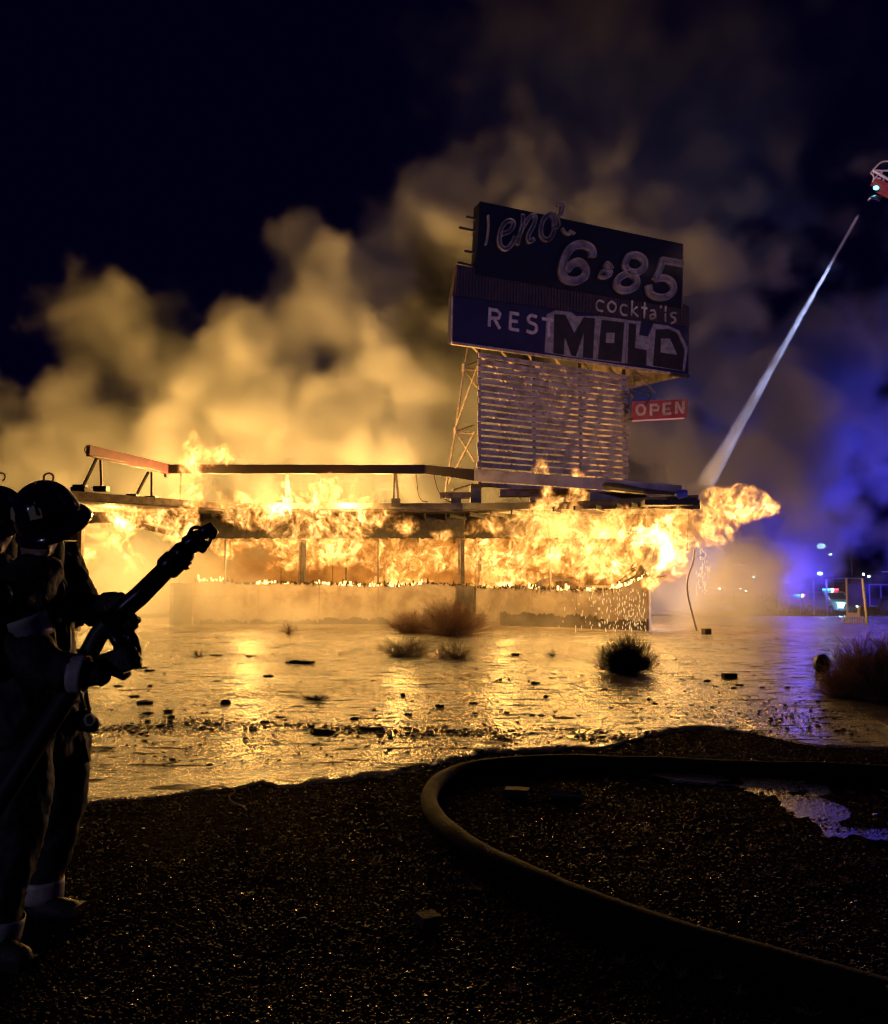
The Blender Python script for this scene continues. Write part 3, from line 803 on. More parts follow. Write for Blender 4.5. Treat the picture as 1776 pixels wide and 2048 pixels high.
# ---- lettering, written as strokes in photo pixels
def z1(x, y): return (880 + x / 3.1714, 380 + y / 3.1714)
def ribbon(strokes, wpx, off, depth, mat, name, parent, rim=0.0, rim_mat=None, smooth=True, label=None, closed=False):
    """each stroke: list of zoomed pixel points; a raised band of width wpx along it (one mesh)"""
    m = MB(); rm = MB()
    for si, s in enumerate(strokes):
        P = [on_sign(*z1(a, b), off + .004 * si) for a, b in s]
        P = smooth_path(P, 6) if (smooth and len(P) > 2) else P
        n = len(P); W = wpx / 3.1714 * 31.5 / FPX / 2
        L = []; Rr = []
        for i in range(n):
            d = (P[min(i + 1, n - 1)] - P[max(i - 1, 0)]).normalized(); s_ = d.cross(SN).normalized()
            L.append(P[i] + s_ * W); Rr.append(P[i] - s_ * W)
        vs = []; dv = SN * -depth
        for i in range(n): vs += [L[i], Rr[i], Rr[i] + dv, L[i] + dv]
        fs = []
        for i in range(n - 1):
            o = i * 4
            for k in range(4): fs.append((o + k, o + 4 + k, o + 4 + (k + 1) % 4, o + (k + 1) % 4))
        fs += [(0, 1, 2, 3), ((n - 1) * 4 + 3, (n - 1) * 4 + 2, (n - 1) * 4 + 1, (n - 1) * 4)]
        m.add(vs, fs)
        if rim:
            loop = L + Rr[::-1]; N = len(loop); c = sum(loop, Vector()) / N
            for i in range(N):
                a = loop[i]; b = loop[(i + 1) % N]
                if (b - a).length < 1e-4: continue
                t = (b - a).normalized().cross(SN) * .008
                rm.prism([a - t + SN * .002, b - t + SN * .002, b + t + SN * .002, a + t + SN * .002], SN * rim)
    o = m.build(name, mat, parent, recalc=True, label=label)
    if rim: rm.build('letter_rim', rim_mat, o, recalc=True)
    return o
LT, LI = M['letter'], M['letter_in']
def channel(strokes, w, name='raised_letter', off=.2, label=None): return ribbon(strokes, w, off, .10, M['letter_old'] if label and 'letter' in label else LI, name, sign, rim=.11, rim_mat=LT, label=label)
channel([[(962, 425), (955, 375), (900, 348), (838, 362), (790, 420), (768, 500), (785, 560), (845, 582), (905, 555), (918, 505), (885, 462), (835, 470), (800, 510)]], 50, label='raised number 6')
channel([[(1235, 530), (1190, 515), (1168, 470), (1190, 425), (1240, 415), (1285, 440), (1290, 490), (1250, 525), (1190, 530), (1130, 560), (1115, 600), (1145, 635), (1200, 635), (1240, 600), (1235, 555), (1205, 535)]], 42, label='raised number 8')
channel([[(1535, 472), (1470, 458), (1402, 448)], [(1410, 440), (1385, 510), (1358, 575)], [(1362, 570), (1420, 560), (1468, 590), (1472, 640), (1430, 680), (1370, 680), (1330, 655), (1318, 608)]], 42, label='raised number 5')
channel([[(1090, 500), (1060, 465), (1042, 480), (1060, 505), (1020, 520), (1010, 548), (1040, 560), (1070, 545), (1080, 515)], [(1048, 530), (1085, 520)]], 16, label='raised ampersand')
channel([[(385, 285), (440, 262), (462, 215), (435, 198), (395, 225), (372, 290), (375, 350), (410, 378), (445, 352), (470, 300)]], 24, label='raised letter e')
channel([[(520, 160), (515, 230), (495, 300), (485, 350)], [(495, 300), (520, 240), (560, 180), (595, 165), (590, 220), (555, 290), (560, 330), (590, 315)]], 24, label='raised letter n')
channel([[(700, 150), (650, 190), (632, 260), (650, 310), (690, 315), (715, 260), (715, 190), (695, 150)], [(715, 150), (740, 200), (740, 232), (712, 240)]], 26, label='raised letter o')
channel([[(742, 100), (768, 92), (772, 125), (758, 165)]], 18, off=.28, label='raised apostrophe')
channel([[(770, 245), (790, 275), (820, 285)], [(815, 262), (850, 280)]], 10, label='remnant of a torn off letter')
channel([[(300, 165), (302, 230), (295, 300), (285, 350)]], 8, off=.14, label='remnant of a torn off letter')
LF = M['letter_flat']
def flat(strokes, w, mat=LF, smooth=False, off=.13, name='letter', depth=.03): return ribbon(strokes, w, off, depth, mat, name, sign, smooth=smooth)
flat([[(318, 745), (312, 864)], [(318, 757), (362, 762), (382, 785), (374, 812), (318, 812)], [(345, 815), (380, 880)]], 20)
flat([[(450, 770), (444, 885)], [(444, 778), (502, 788)], [(446, 828), (494, 834)], [(444, 880), (502, 890)]], 20)
flat([[(615, 805), (580, 795), (560, 815), (570, 838), (605, 855), (612, 885), (590, 905), (550, 893)]], 20, smooth=True)
flat([[(648, 815), (718, 825)], [(692, 825), (690, 930)]], 20)
CK = M['letter']
def ck(strokes, w=13, smooth=True): return ribbon(strokes, w, .11, .05, CK, 'letter', sign, smooth=smooth)
ck([[(1042, 712), (1010, 700), (992, 725), (1000, 758), (1035, 768)]]); ck([[(1090, 705), (1066, 730), (1080, 768), (1108, 765), (1116, 730), (1090, 705)]])
ck([[(1190, 735), (1160, 728), (1145, 755), (1158, 788), (1188, 792)]]); ck([[(1220, 700), (1216, 795)], [(1252, 740), (1222, 765), (1258, 802)]], smooth=False)
ck([[(1300, 712), (1296, 812)], [(1280, 745), (1316, 750)]], smooth=False); ck([[(1335, 765), (1362, 765), (1368, 810)], [(1365, 785), (1335, 795), (1340, 815), (1366, 808)]])
ck([[(1403, 732), (1402, 748)]], 10, False); ck([[(1434, 735), (1430, 770)], [(1431, 782), (1430, 835)]], smooth=False)
ck([[(1502, 782), (1478, 778), (1465, 795), (1490, 812), (1492, 832), (1465, 845)]])
# graffiti
PW, PB = M['paint_white'], M['paint_black']
def gpoly(p, mat, off, name='graffiti'): return plate([z1(*q) for q in p], mat, name, off, .004)
gpoly([(676, 790), (735, 762), (835, 775), (862, 800), (1000, 800), (1005, 815), (990, 1078), (905, 1068), (835, 1060), (664, 1030)], PW, .106)
gpoly([(725, 787), (795, 790), (852, 905), (912, 806), (984, 814), (970, 1072), (906, 1062), (912, 905), (862, 1056), (834, 1050), (792, 935), (786, 1046), (718, 1036)], PB, .112)
gpoly([(1006, 798), (1186, 822), (1175, 1100), (992, 1080)], PW, .106); gpoly([(1025, 822), (1170, 840), (1152, 1092), (1000, 1074)], PB, .112); gpoly([(1055, 905), (1108, 905), (1105, 972), (1052, 968)], PW, .118)
gpoly([(1188, 825), (1275, 832), (1262, 920), (1320, 930), (1350, 860), (1345, 1118), (1178, 1098)], PW, .107); gpoly([(1198, 842), (1246, 850), (1238, 1002), (1312, 1016), (1308, 1114), (1188, 1098)], PB, .112)
gpoly([(1352, 848), (1440, 858), (1515, 890), (1572, 1000), (1552, 1150), (1335, 1118), (1340, 900)], PW, .1065); gpoly([(1368, 885), (1448, 880), (1504, 905), (1552, 1012), (1538, 1146), (1350, 1115)], PB, .112); gpoly([(1402, 942), (1458, 942), (1505, 1046), (1400, 1030)], PW, .118)

# ---- slatted pylon
QA = at(955, 800, 30.8); QB = at(1256, 800, 34.3)
QD = Vector((QB.x - QA.x, QB.y - QA.y, 0)).normalized(); QN = Vector((QD.y, -QD.x, 0)); QL = (Vector((QB.x - QA.x, QB.y - QA.y, 0))).length
ztop = z_of(703, QA.y); zbot = z_of(968, QA.y)
nsl = 21
for i in range(nsl):
    for back in (0, 1):
        t = i / (nsl - 1); z = ztop + (zbot - ztop) * t + rng.uniform(-.015, .015)
        h = .19 if i % 2 else .17
        if back: h = .15
        lean = (z - zbot) * .012
        m = MB(); nseg = 10; vs = []
        a0 = QA + QD * (lean + rng.uniform(-.05, .03)) - QN * (.0 if not back else 0)
        if back:
            a = Vector((3.4, 40.5, 0)); b = Vector((QB.x, QB.y + .5, 0))
        else:
            a = a0; b = a0 + QD * (QL + rng.uniform(-.04, .05))
        nb = Vector(((b - a).y, -(b - a).x, 0)).normalized()
        for k in range(nseg + 1):
            p = a.lerp(b, k / nseg); zz = z + .018 * mnoise.noise((k * .6, i * 3.1, back)); hh = h * (1 + .16 * mnoise.noise((k * .9, i * 1.7, 4)))
            o_ = nb * .018 * mnoise.noise((k * .7, i, 9))
            for q in (p + o_, p + o_ - nb * .03): vs += [(q.x, q.y, zz - hh / 2), (q.x, q.y, zz + hh / 2)]
        fs = []
        for k in range(nseg):
            o = k * 4
            fs += [(o, o + 4, o + 5, o + 1), (o + 1, o + 5, o + 7, o + 3), (o + 3, o + 7, o + 6, o + 2), (o + 2, o + 6, o + 4, o)]
        fs += [(0, 1, 3, 2), (nseg * 4, nseg * 4 + 2, nseg * 4 + 3, nseg * 4 + 1)]
        m.add(vs, fs); m.build('slat', M['slat'], sign, recalc=True)
for t in (.02, .36, .67, .985):
    p = QA + QD * QL * t - QN * .12; m = MB(); m.bar((p.x, p.y, 0 if t > .9 or t < .1 else zbot - .3), (p.x, p.y, ztop + .5), .13, .13); m.build('post', M['dark_steel'], sign)
for t in (.0, .3, .62, .97):
    p = Vector((3.4, 40.5, 0)).lerp(Vector((QB.x, QB.y + .5, 0)), t); m = MB(); m.bar((p.x, p.y - .1, 0), (p.x, p.y - .1, ztop + .4), .12, .12); m.build('post', M['steel'], sign)
# zig-zag bracing between the two slatted faces
for k in range(9):
    z0 = zbot + k * .53
    for t in (.12, .45, .78):
        a = QA + QD * QL * t - QN * .3; b = Vector((3.4, 40.5, 0)).lerp(Vector((QB.x, QB.y + .5, 0)), t) - Vector((0, .4, 0))
        m = MB(); (m.bar((a.x, a.y, z0), (b.x, b.y, z0 + .53), .05) if k % 2 else m.bar((a.x, a.y, z0 + .53), (b.x, b.y, z0), .05)); m.build('brace', M['steel'], sign)
# open lattice mast on the left
YM = 32.4
def mast(a, b, r, Ya=YM, Yb=YM): 
    m = MB(); m.tube([at(*a, Ya), at(*b, Yb)], r, 6); m.build('mast_bar', M['steel'], sign)
mast((937, 691), (928, 735), .045); mast((928, 728), (928, 742), .10); mast((928, 738), (911, 863), .05); mast((911, 855), (911, 868), .09); mast((911, 863), (893, 968), .05)
mast((928, 738), (955, 740), .05); mast((911, 865), (950, 866), .05); mast((956, 730), (912, 852), .045, 31.4); mast((930, 740), (955, 775), .04); mast((915, 868), (949, 922), .04)
mast((950, 863), (896, 970), .045, 31.4); mast((911, 863), (948, 850), .04, YM, 35); mast((930, 733), (956, 722), .04, YM, 35); mast((893, 968), (890, 1000), .05)
mast((905, 980), (945, 968), .04, YM, 34)
# OPEN box
op = [(1266, 803), (1378, 797), (1373, 835), (1264, 841)]
OPD = 33.2
def onp(px, py, d=0): return at(px, py, OPD + (px - 1264) * .006 - d)
m = MB(); m.prism([onp(a, b) for a, b in op], (0, .18, 0)); opn = m.build('open_sign_box', M['open_red'], sign, recalc=True)
def z2(x, y): return (860 + x / 3.0621, 680 + y / 3.0621)
def oletter(strokes, w=5.2):
    m = MB()
    for si, s in enumerate(strokes):
        P = [onp(*z2(a, b), .03 + si * .004) for a, b in s]; n = len(P); W = w * OPD / FPX / 2; vs = []
        for i in range(n):
            d = (P[min(i + 1, n - 1)] - P[max(i - 1, 0)]).normalized(); s_ = d.cross(Vector((0, -1, 0))).normalized()
            vs += [P[i] + s_ * W, P[i] - s_ * W, P[i] - s_ * W + Vector((0, .02, 0)), P[i] + s_ * W + Vector((0, .02, 0))]
        fs = []
        for i in range(n - 1):
            o = i * 4
            for k in range(4): fs.append((o + k, o + 4 + k, o + 4 + (k + 1) % 4, o + (k + 1) % 4))
        fs += [(0, 1, 2, 3), ((n - 1) * 4 + 3, (n - 1) * 4 + 2, (n - 1) * 4 + 1, (n - 1) * 4)]
        m.add(vs, fs)
    return m.build('letter', M['cream'], opn, recalc=True)
oletter([[(1292 + 25 * math.cos(t), 427 + 30 * math.sin(t)) for t in np.linspace(0, 2 * PI, 22)]])
oletter([[(1355, 392), (1353, 462)], [(1352, 398), (1385, 396), (1400, 408), (1396, 428), (1354, 432)]])
oletter([[(1432, 386), (1430, 458)], [(1428, 392), (1478, 386)], [(1430, 424), (1470, 420)], [(1428, 454), (1478, 448)]])
oletter([[(1508, 450), (1510, 380)], [(1510, 380), (1548, 448)], [(1550, 448), (1553, 374)]])
m = MB(); m.bar(onp(1265, 842, .04), onp(1368, 836.5, .04), .05); m.build('neon_tube', emat('pink_neon', (1.0, .35, .3), .45), opn)
for a, b in (((1258, 783), (1266, 805)), ((1256, 838), (1265, 838)), ((1290, 812), (1302, 790)), ((1258, 780), (1302, 788))):
    m = MB(); m.tube([onp(*a, .05), onp(*b, .05)], .03, 6); m.build('bracket', M['dark_steel'], sign)
# ================================================================= fire hose on the ground
def on_px(px, py, z): return on_ground(px, py, z)
hp = [(3300, 1640), (2500, 1592), (1960, 1558), (1776, 1545), (1620, 1538), (1466, 1531), (1330, 1522), (1197, 1516), (1110, 1515), (1035, 1519), (970, 1527), (928, 1536), (890, 1552), (866, 1572), (858, 1597), (868, 1624), (892, 1652), (930, 1682), (981, 1712), (1070, 1756), (1164, 1795), (1358, 1862), (1627, 1938), (1776, 1978), (1960, 2024)]
HOSE_END = [Vector((3.6, 2.45, .06)), Vector((5.2, 1.9, .06)), Vector((7.5, 1.6, .06))]
HP = smooth_path([on_px(a, b, .062) for a, b in hp] + HOSE_END, 10)
for p in HP: p.z = .050 + soil_h(p.x, p.y)
def soft_hose(path, ra, rb, mat, name, parent=None):
    """slightly flattened hose with a seam ridge"""
    m = MB(); vs = []; n = 20; N = len(path)
    for i, p in enumerate(path):
        d = (path[min(i + 1, N - 1)] - path[max(i - 1, 0)]).normalized(); a = d.cross(Vector((0, 0, 1))).normalized(); b = a.cross(d)
        for k in range(n):
            t = 2 * PI * k / n
            ridge = 1 + (.06 if k in (3, 13) else 0)
            w = 1 + .02 * mnoise.noise((i * .21, k * .3, 0))
            vs.append(p + a * math.cos(t) * ra * ridge * w + b * math.sin(t) * rb * ridge * w)
    fs = [(i * n + k, i * n + (k + 1) % n, (i + 1) * n + (k + 1) % n, (i + 1) * n + k) for i in range(N - 1) for k in range(n)]
    m.add(vs, fs); return m.build(name, mat, parent, smooth=True)
tag(soft_hose(HP, .054, .050, M['hose'], 'fire_hose'), 'thick charged fire hose looping across the dark gravel in the foreground', 'fire hose')

# ================================================================= gravel, debris, plants
def rocks(name, P, S, mat, seed, flat=.55, kind='stuff'):
    """P: n x 3 centres, S: n sizes; one mesh of small faceted stones"""
    r = np.random.RandomState(seed); n = len(P)
    base = np.array([(-1, -1, -1), (1, -1, -1), (1, 1, -1), (-1, 1, -1), (-1, -1, 1), (1, -1, 1), (1, 1, 1), (-1, 1, 1)], float) * .62
    base[4:] *= .72
    F = np.array([(0, 3, 2, 1), (4, 5, 6, 7), (0, 1, 5, 4), (1, 2, 6, 5), (2, 3, 7, 6), (3, 0, 4, 7)])
    V = np.repeat(base[None], n, 0) * (1 + r.uniform(-.35, .35, (n, 8, 3)))
    V *= np.stack([r.uniform(.7, 1.35, n), r.uniform(.7, 1.2, n), r.uniform(.45, .9, n) * flat * 1.5], 1)[:, None]
    a = r.uniform(0, 2 * PI, n); c, s = np.cos(a)[:, None], np.sin(a)[:, None]
    X = V[..., 0] * c - V[..., 1] * s; Y = V[..., 0] * s + V[..., 1] * c
    V = np.stack([X, Y, V[..., 2]], -1) * S[:, None, None] + P[:, None]
    FF = (F[None] + (np.arange(n) * 8)[:, None, None]).reshape(-1, 4)
    me = bpy.data.meshes.new(name); me.vertices.add(n * 8); me.loops.add(len(FF) * 4); me.polygons.add(len(FF))
    me.vertices.foreach_set('co', V.reshape(-1)); me.loops.foreach_set('vertex_index', FF.reshape(-1).astype(np.int32))
    me.polygons.foreach_set('loop_start', np.arange(0, len(FF) * 4, 4, dtype=np.int32)); me.update(calc_edges=True)
    me.polygons.foreach_set('use_smooth', np.ones(len(FF), bool))
    me.materials.append(mat); o = bpy.data.objects.new(name, me); COL.objects.link(o); o['kind'] = kind
    return o
nr = np.random.RandomState(3)
def gravel_pts(n, y0=2.4, y1=9.5, power=1.25):
    P = []; S = []
    while len(P) < n:
        y = y0 + (y1 - y0) * nr.rand() ** power; x = nr.uniform(-.75, .75) * y
        if y > edge_y(x) - .03: continue
        s = min(.0032 + nr.exponential(.0024), .016)
        if nr.rand() < .003: s = nr.uniform(.014, .024)
        P.append((x, y, soil_h(x, y) + s * .15)); S.append(s)
    return np.array(P), np.array(S)
GP, GS = gravel_pts(75000)
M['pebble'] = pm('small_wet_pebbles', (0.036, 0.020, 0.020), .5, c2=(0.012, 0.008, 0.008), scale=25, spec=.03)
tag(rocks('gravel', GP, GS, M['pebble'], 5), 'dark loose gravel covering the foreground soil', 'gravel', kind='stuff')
GP, GS = gravel_pts(9000)
tag(rocks('glinting_gravel', GP, GS * .9, pm('glossy_wet_pebbles', (0.03, 0.016, 0.012), .22, spec=.7), 8), 'wet glinting pebbles among the dark foreground gravel', 'gravel', kind='stuff')
# soggy debris strewn over the wet concrete
P = []; S = []
for i in range(7500):
    u = nr.rand()
    if u < .36:   # ridge of washed up dirt
        px = nr.uniform(120, 1300); py = 1455 + 6 * math.sin(px * .01) + nr.normal(0, 7) + max(0, px - 700) * .045
    elif u < .46:
        px = nr.uniform(1250, 1776); py = nr.normal(1440, 18)
    else:
        px = nr.uniform(150, 1660); py = 1275 + 260 * nr.rand() ** 1.4
    p = on_ground(px, py)
    if p.y < edge_y(p.x): continue
    s = min(.005 + nr.exponential(.0065), .045)
    P.append((p.x, p.y, .008 + s * .1)); S.append(s)
o = rocks('debris', np.array(P), np.array(S), M['debris'], 11, flat=.36)
tag(o, 'small sooty lumps of wet debris strewn over the shining concrete', 'debris', kind='stuff')

def twig_tuft(m, c, rx, rz, n, r0, seed, curve=.35, spread=1.0, kids=2, flatten=False):
    r = random.Random(seed)
    for i in range(n):
        a = r.uniform(0, 2 * PI); el = math.acos(r.uniform(.05, 1.0)) if not flatten else r.uniform(.9, 1.5)
        d = Vector((math.sin(el) * math.cos(a) * rx * spread, math.sin(el) * math.sin(a) * rx * spread, math.cos(el) * rz)) * r.uniform(.72, 1.08)
        b = Vector(c) + Vector((r.gauss(0, rx * .16), r.gauss(0, rx * .16), 0))
        k = Vector((r.uniform(-1, 1), r.uniform(-1, 1), r.uniform(-.3, .8))) * rx * curve
        pts = [b, b + d * .35 + k * .5, b + d * .7 + k * .6, b + d + k * .2]
        m.tube(smooth_path(pts, 2), [r0, r0 * .8, r0 * .75, r0 * .6, r0 * .5, r0 * .4, r0 * .3], 3, cap=False)
        for j in range(kids):
            t = r.uniform(.35, .9); q = b + d * t + k * .5
            e = (d.normalized() + Vector((r.uniform(-1, 1), r.uniform(-1, 1), r.uniform(-.5, .9))) * .8).normalized() * rx * r.uniform(.18, .38)
            m.tube([q, q + e * .5 + Vector((0, 0, rx * .03)), q + e], [r0 * .5, r0 * .4, r0 * .25], 3, cap=False)
def bush(px, py, rpx, hpx, n, mat, label, r0=.004, seed=1, kids=3, cat='bush', group=None, name='dry_bush', extra=()):
    p = on_ground(px, py); s = p.y / FPX
    m = MB(); twig_tuft(m, (p.x, p.y, 0), rpx * s, hpx * s, n, r0, seed, kids=kids)
    for dx, rr, hh, nn in extra: twig_tuft(m, (p.x + dx * s, p.y + .1, 0), rr * s, hh * s, nn, r0, seed + 5, kids=kids)
    return tag(m.build(name, mat), label, cat, group)
bush(905, 1270, 82, 74, 650, M['twig_pale'], 'large pale tumbleweed bush against the low wall below the dark pillar', .006, 2, name='tumbleweed')
bush(822, 1266, 52, 46, 330, M['twig_pale'], 'smaller reddish tumbleweed just left of the largest one by the wall', .006, 3, name='tumbleweed')
bush(806, 1312, 60, 38, 170, M['twig'], 'low spreading dry bush in the water in front of the tumbleweeds', .005, 4, extra=((30, 36, 30, 60),))
bush(914, 1318, 42, 36, 110, M['twig'], 'small dry bush beside the low spreading one, to its right', .005, 5, extra=((-26, 20, 30, 30),))
bush(1252, 1346, 62, 74, 900, M['twig_dark'], 'round dark bush standing alone on the wet concrete', .0045, 6, kids=3)
bush(1742, 1396, 92, 122, 1100, M['twig_pale'], 'big brown tumbleweed at the right edge of the picture', .004, 7, name='tumbleweed', extra=((70, 90, 120, 500), (-62, 40, 60, 220)))
bush(577, 1268, 24, 26, 46, M['twig'], 'small spiky weed on the left below the low wall', .006, 8, name='weed', cat='weed')
bush(398, 1314, 26, 18, 26, M['twig_dark'], 'sparse thin weed lying on the concrete near the nozzle hand', .004, 9, name='weed', cat='weed')
bush(1105, 1312, 11, 14, 30, M['twig_dark'], 'tiny weed left of the round dark bush', .004, 10, name='weed', cat='weed')
bush(630, 1400, 28, 9, 60, M['twig_dark'], 'flat dark tuft of weed lying in the middle of the wet concrete', .004, 11, name='weed', cat='weed')
bush(1458, 1248, 12, 18, 16, M['straw'], 'thin pale grass in the steam right of the building', .006, 12, name='weed', cat='weed')
bush(1000, 1480, 30, 7, 50, M['twig_dark'], 'matted dark weed on the washed up dirt behind the hose', .003, 13, name='weed', cat='weed')
m = MB()
for t in range(3):
    pts = [on_ground(1725 + 20 * math.cos(a) * (1 + .2 * t) + 6 * t, 1352 + 10 * math.sin(a), .04 + .02 * t) for a in np.linspace(0, 5.2 + .3 * t, 14)]
    m.tube(pts, .006, 5)
tag(m.build('wire_coil', M['straw']), 'loose coil of pale wire lying before the brown tumbleweed', 'wire')
# low tufts of dry grass on the gravel
tuft_px = [(955, 1780), (1140, 1650), (1290, 1668), (1600, 1742), (1720, 1668), (1500, 1705), (1370, 1742), (1420, 1668), (1160, 1700), (925, 1655), (1625, 1775), (1600, 1890), (1250, 1930), (1365, 1955), (1440, 1960), (1020, 1985), (1620, 2030), (1212, 1560), (1745, 1730), (1690, 1765), (755, 1728), (1080, 1700), (1540, 1755), (1330, 1690), (1475, 1640), (1700, 1590), (1560, 1590), (700, 1610), (1320, 1940), (1480, 1990)]
for i, (a, b) in enumerate(tuft_px):
    p = on_ground(a, b); m = MB(); twig_tuft(m, (p.x, p.y, soil_h(p.x, p.y)), rng.uniform(.03, .06), rng.uniform(.025, .05), 16, .0011, 100 + i, kids=1)
    tag(m.build('dry_grass_tuft', M['straw']), 'small dry grass tuft growing out of the dark foreground gravel', 'grass tuft', 'dry grass tufts on the foreground gravel')

def lump(px, py, w, h, mat, name, label, cat, d=None, z=0.0, seed=0, group=None, rough=.18):
    """irregular chunk w x h pixels sitting at photo pixel (px, py)"""
    p = on_ground(px, py, z); s = p.y / FPX; d = (d or w) * s / 2
    m = MB(); m.ell((0, 0, 0), (w * s / 2, d, h * s * .62), 14, 9)
    m.v = [tuple(Vector(v) * (1 + rough * 2 * mnoise.noise(Vector(v) * (3.5 / (w * s)) + Vector((seed, seed, 0))))) for v in m.v]
    m.v = [(v[0] + p.x, v[1] + p.y + d * .3, max(v[2] + h * s * .42, -.02) + z) for v in m.v]
    return tag(m.build(name, mat, smooth=False), label, cat, group)
def blk(px, py, w, h, d, mat, name, label, cat, rz=.2, tilt=0.0):
    p = on_ground(px, py); s = p.y / FPX; m = MB(); W, H, D = w * s, h * s, d
    pl = [(-W / 2, -D / 2, 0), (W / 2, -D / 2, 0), (W / 2, D / 2, 0), (-W / 2, D / 2, 0)]
    m.prism(pl, (tilt * H, 0, H)); bm = None
    o = m.build(name, mat); o.location = (p.x, p.y, soil_h(p.x, p.y) if p.y < edge_y(p.x) else .004); o.rotation_euler = (0, 0, rz)
    bv = o.modifiers.new('bevel', 'BEVEL'); bv.width = min(W, H, D) * .12; bv.segments = 2
    return tag(o, label, cat)
blk(1459, 1356, 28, 9, .12, M['debris'], 'brick', 'black brick lying on the wet concrete right of the dark bush', 'brick', .15)
blk(1413, 1269, 15, 12, .2, M['char_grey'], 'block', 'small grey block standing beyond the bent conduit in the steam', 'block', .3)
blk(852, 1850, 40, 18, .09, M['clay'], 'brick', 'tan broken brick on the dark gravel below the hose bend', 'brick', .5, .3)
lump(451, 1410, 17, 10, M['debris'], 'stone', 'pointed black stone standing on the wet concrete left of centre', 'stone', seed=2, rough=.3)
lump(1646, 1342, 32, 32, M['ground_dark'], 'stone', 'smooth black boulder at the left foot of the brown tumbleweed', 'stone', seed=4, rough=.05)
lump(600, 1328, 62, 8, M['ground_dark'], 'dirt_mound', 'long low mound of wet dirt on the concrete below the left window', 'dirt', d=26, seed=5)
lump(640, 1468, 58, 9, M['ground_dark'], 'dirt_mound', 'low dark dirt mound on the washed up ridge, left of centre', 'dirt', d=20, seed=6, rough=.3)
lump(735, 1460, 46, 7, M['ground_dark'], 'dirt_mound', 'low dark dirt mound right of the other one on the ridge', 'dirt', d=20, seed=7, rough=.3)
for i, (a, b, w, h) in enumerate(((337, 1425, 22, 5), (296, 1428, 20, 4), (430, 1312, 26, 3), (497, 1314, 16, 3), (298, 1343, 16, 4), (278, 1337, 26, 3), (236, 1374, 16, 4), (268, 1395, 20, 4), (290, 1407, 34, 5), (536, 1354, 22, 4), (432, 1364, 16, 3),
                              (560, 1437, 22, 4), (530, 1447, 20, 5), (710, 1440, 16, 5), (300, 1374, 10, 4), (1030, 1312, 16, 5), (1092, 1396, 10, 6), (1070, 1368, 20, 4), (806, 1392, 10, 5), (816, 1430, 16, 4), (880, 1415, 16, 6), (950, 1408, 10, 4),
                              (1001, 1361, 6, 4), (1018, 1361, 6, 4), (1210, 1382, 16, 4), (1125, 1438, 40, 3), (1310, 1408, 12, 3), (1298, 1400, 8, 4), (1480, 1372, 14, 4), (1415, 1364, 12, 4), (1575, 1376, 12, 3), (1526, 1377, 10, 3), (1468, 1378, 12, 4))):
    lump(a, b, w, h, M['debris'], 'mud_clod', 'flat black clod of mud on the wet concrete', 'mud clod', d=w * .7, seed=i * 1.7, group='mud clods scattered over the wet concrete', rough=.3)
m = MB(); m.tube(smooth_path([on_ground(a, b, .02) for a, b in ((392, 1580), (430, 1572), (456, 1574), (470, 1583), (458, 1592), (466, 1604), (485, 1612), (494, 1620))], 5), .0042, 6)
tag(m.build('thin_cord', M['straw']), 'thin pale cord trailing from the wet edge onto the gravel', 'cord')
m = MB(); m.tube([on_ground(a, b, .012) for a, b in ((745, 1722), (752, 1712), (764, 1710), (756, 1724), (746, 1726))], .003, 5)
tag(m.build('bent_wire', M['straw']), 'small bent wire loop lying on the dark gravel', 'wire')
# dropped tool inside the hose loop
tool = empty('dropped_tool', tuple(on_ground(1080, 1590)), 'dark dropped tool with a boxy head and a ribbed grey handle inside the hose loop', 'tool')
p = on_ground(1040, 1588, .02); q = on_ground(1085, 1585, .03); e1 = on_ground(1100, 1588, .03); e2 = on_ground(1165, 1592, .03)
m = MB(); m.bar(p + Vector((-.10, .03, .012)), p + Vector((.06, 0, .012)), .10, .045); m.build('tool_head', M['debris'], tool)
m = MB(); m.tube(smooth_path([p + Vector((.06, 0, .02)), q, e1], 5), .010, 8); m.build('cord', M['hose'], tool)
m = MB(); m.tube([e1, e1.lerp(e2, .4), e2], .024, 12); h_ = m.build('handle', M['rubber'], tool, smooth=False)
for k in range(9):
    a = e1.lerp(e2, .06 + k * .075); b = e1.lerp(e2, .09 + k * .075)
    m = MB(); m.tube([a, b], .027, 12); m.build('handle_ring', M['char_grey'], h_)

# falling drops at the burning corner, their brightness set by emission
m = MB(); r = random.Random(12)
for i in range(330):
    if i < 260: a = 1292 - abs(r.gauss(0, 62)); b = 1180 + 95 * r.random(); Y = 24.6 + r.uniform(0, 1.1)
    else: a = r.gauss(1405, 6); b = r.uniform(1095, 1190); Y = 24.6
    p = at(a, b, Y)
    if p.z < .03: continue
    l = r.uniform(.012, .07); m.ell(p, (.007, .007, l), 5, 4)
tag(m.build('falling_drops', emat('glowing_drip', (1.0, .62, .26), 1.6)), 'bright glowing drips falling from the roof edge before the right wall', 'drips', kind='stuff')

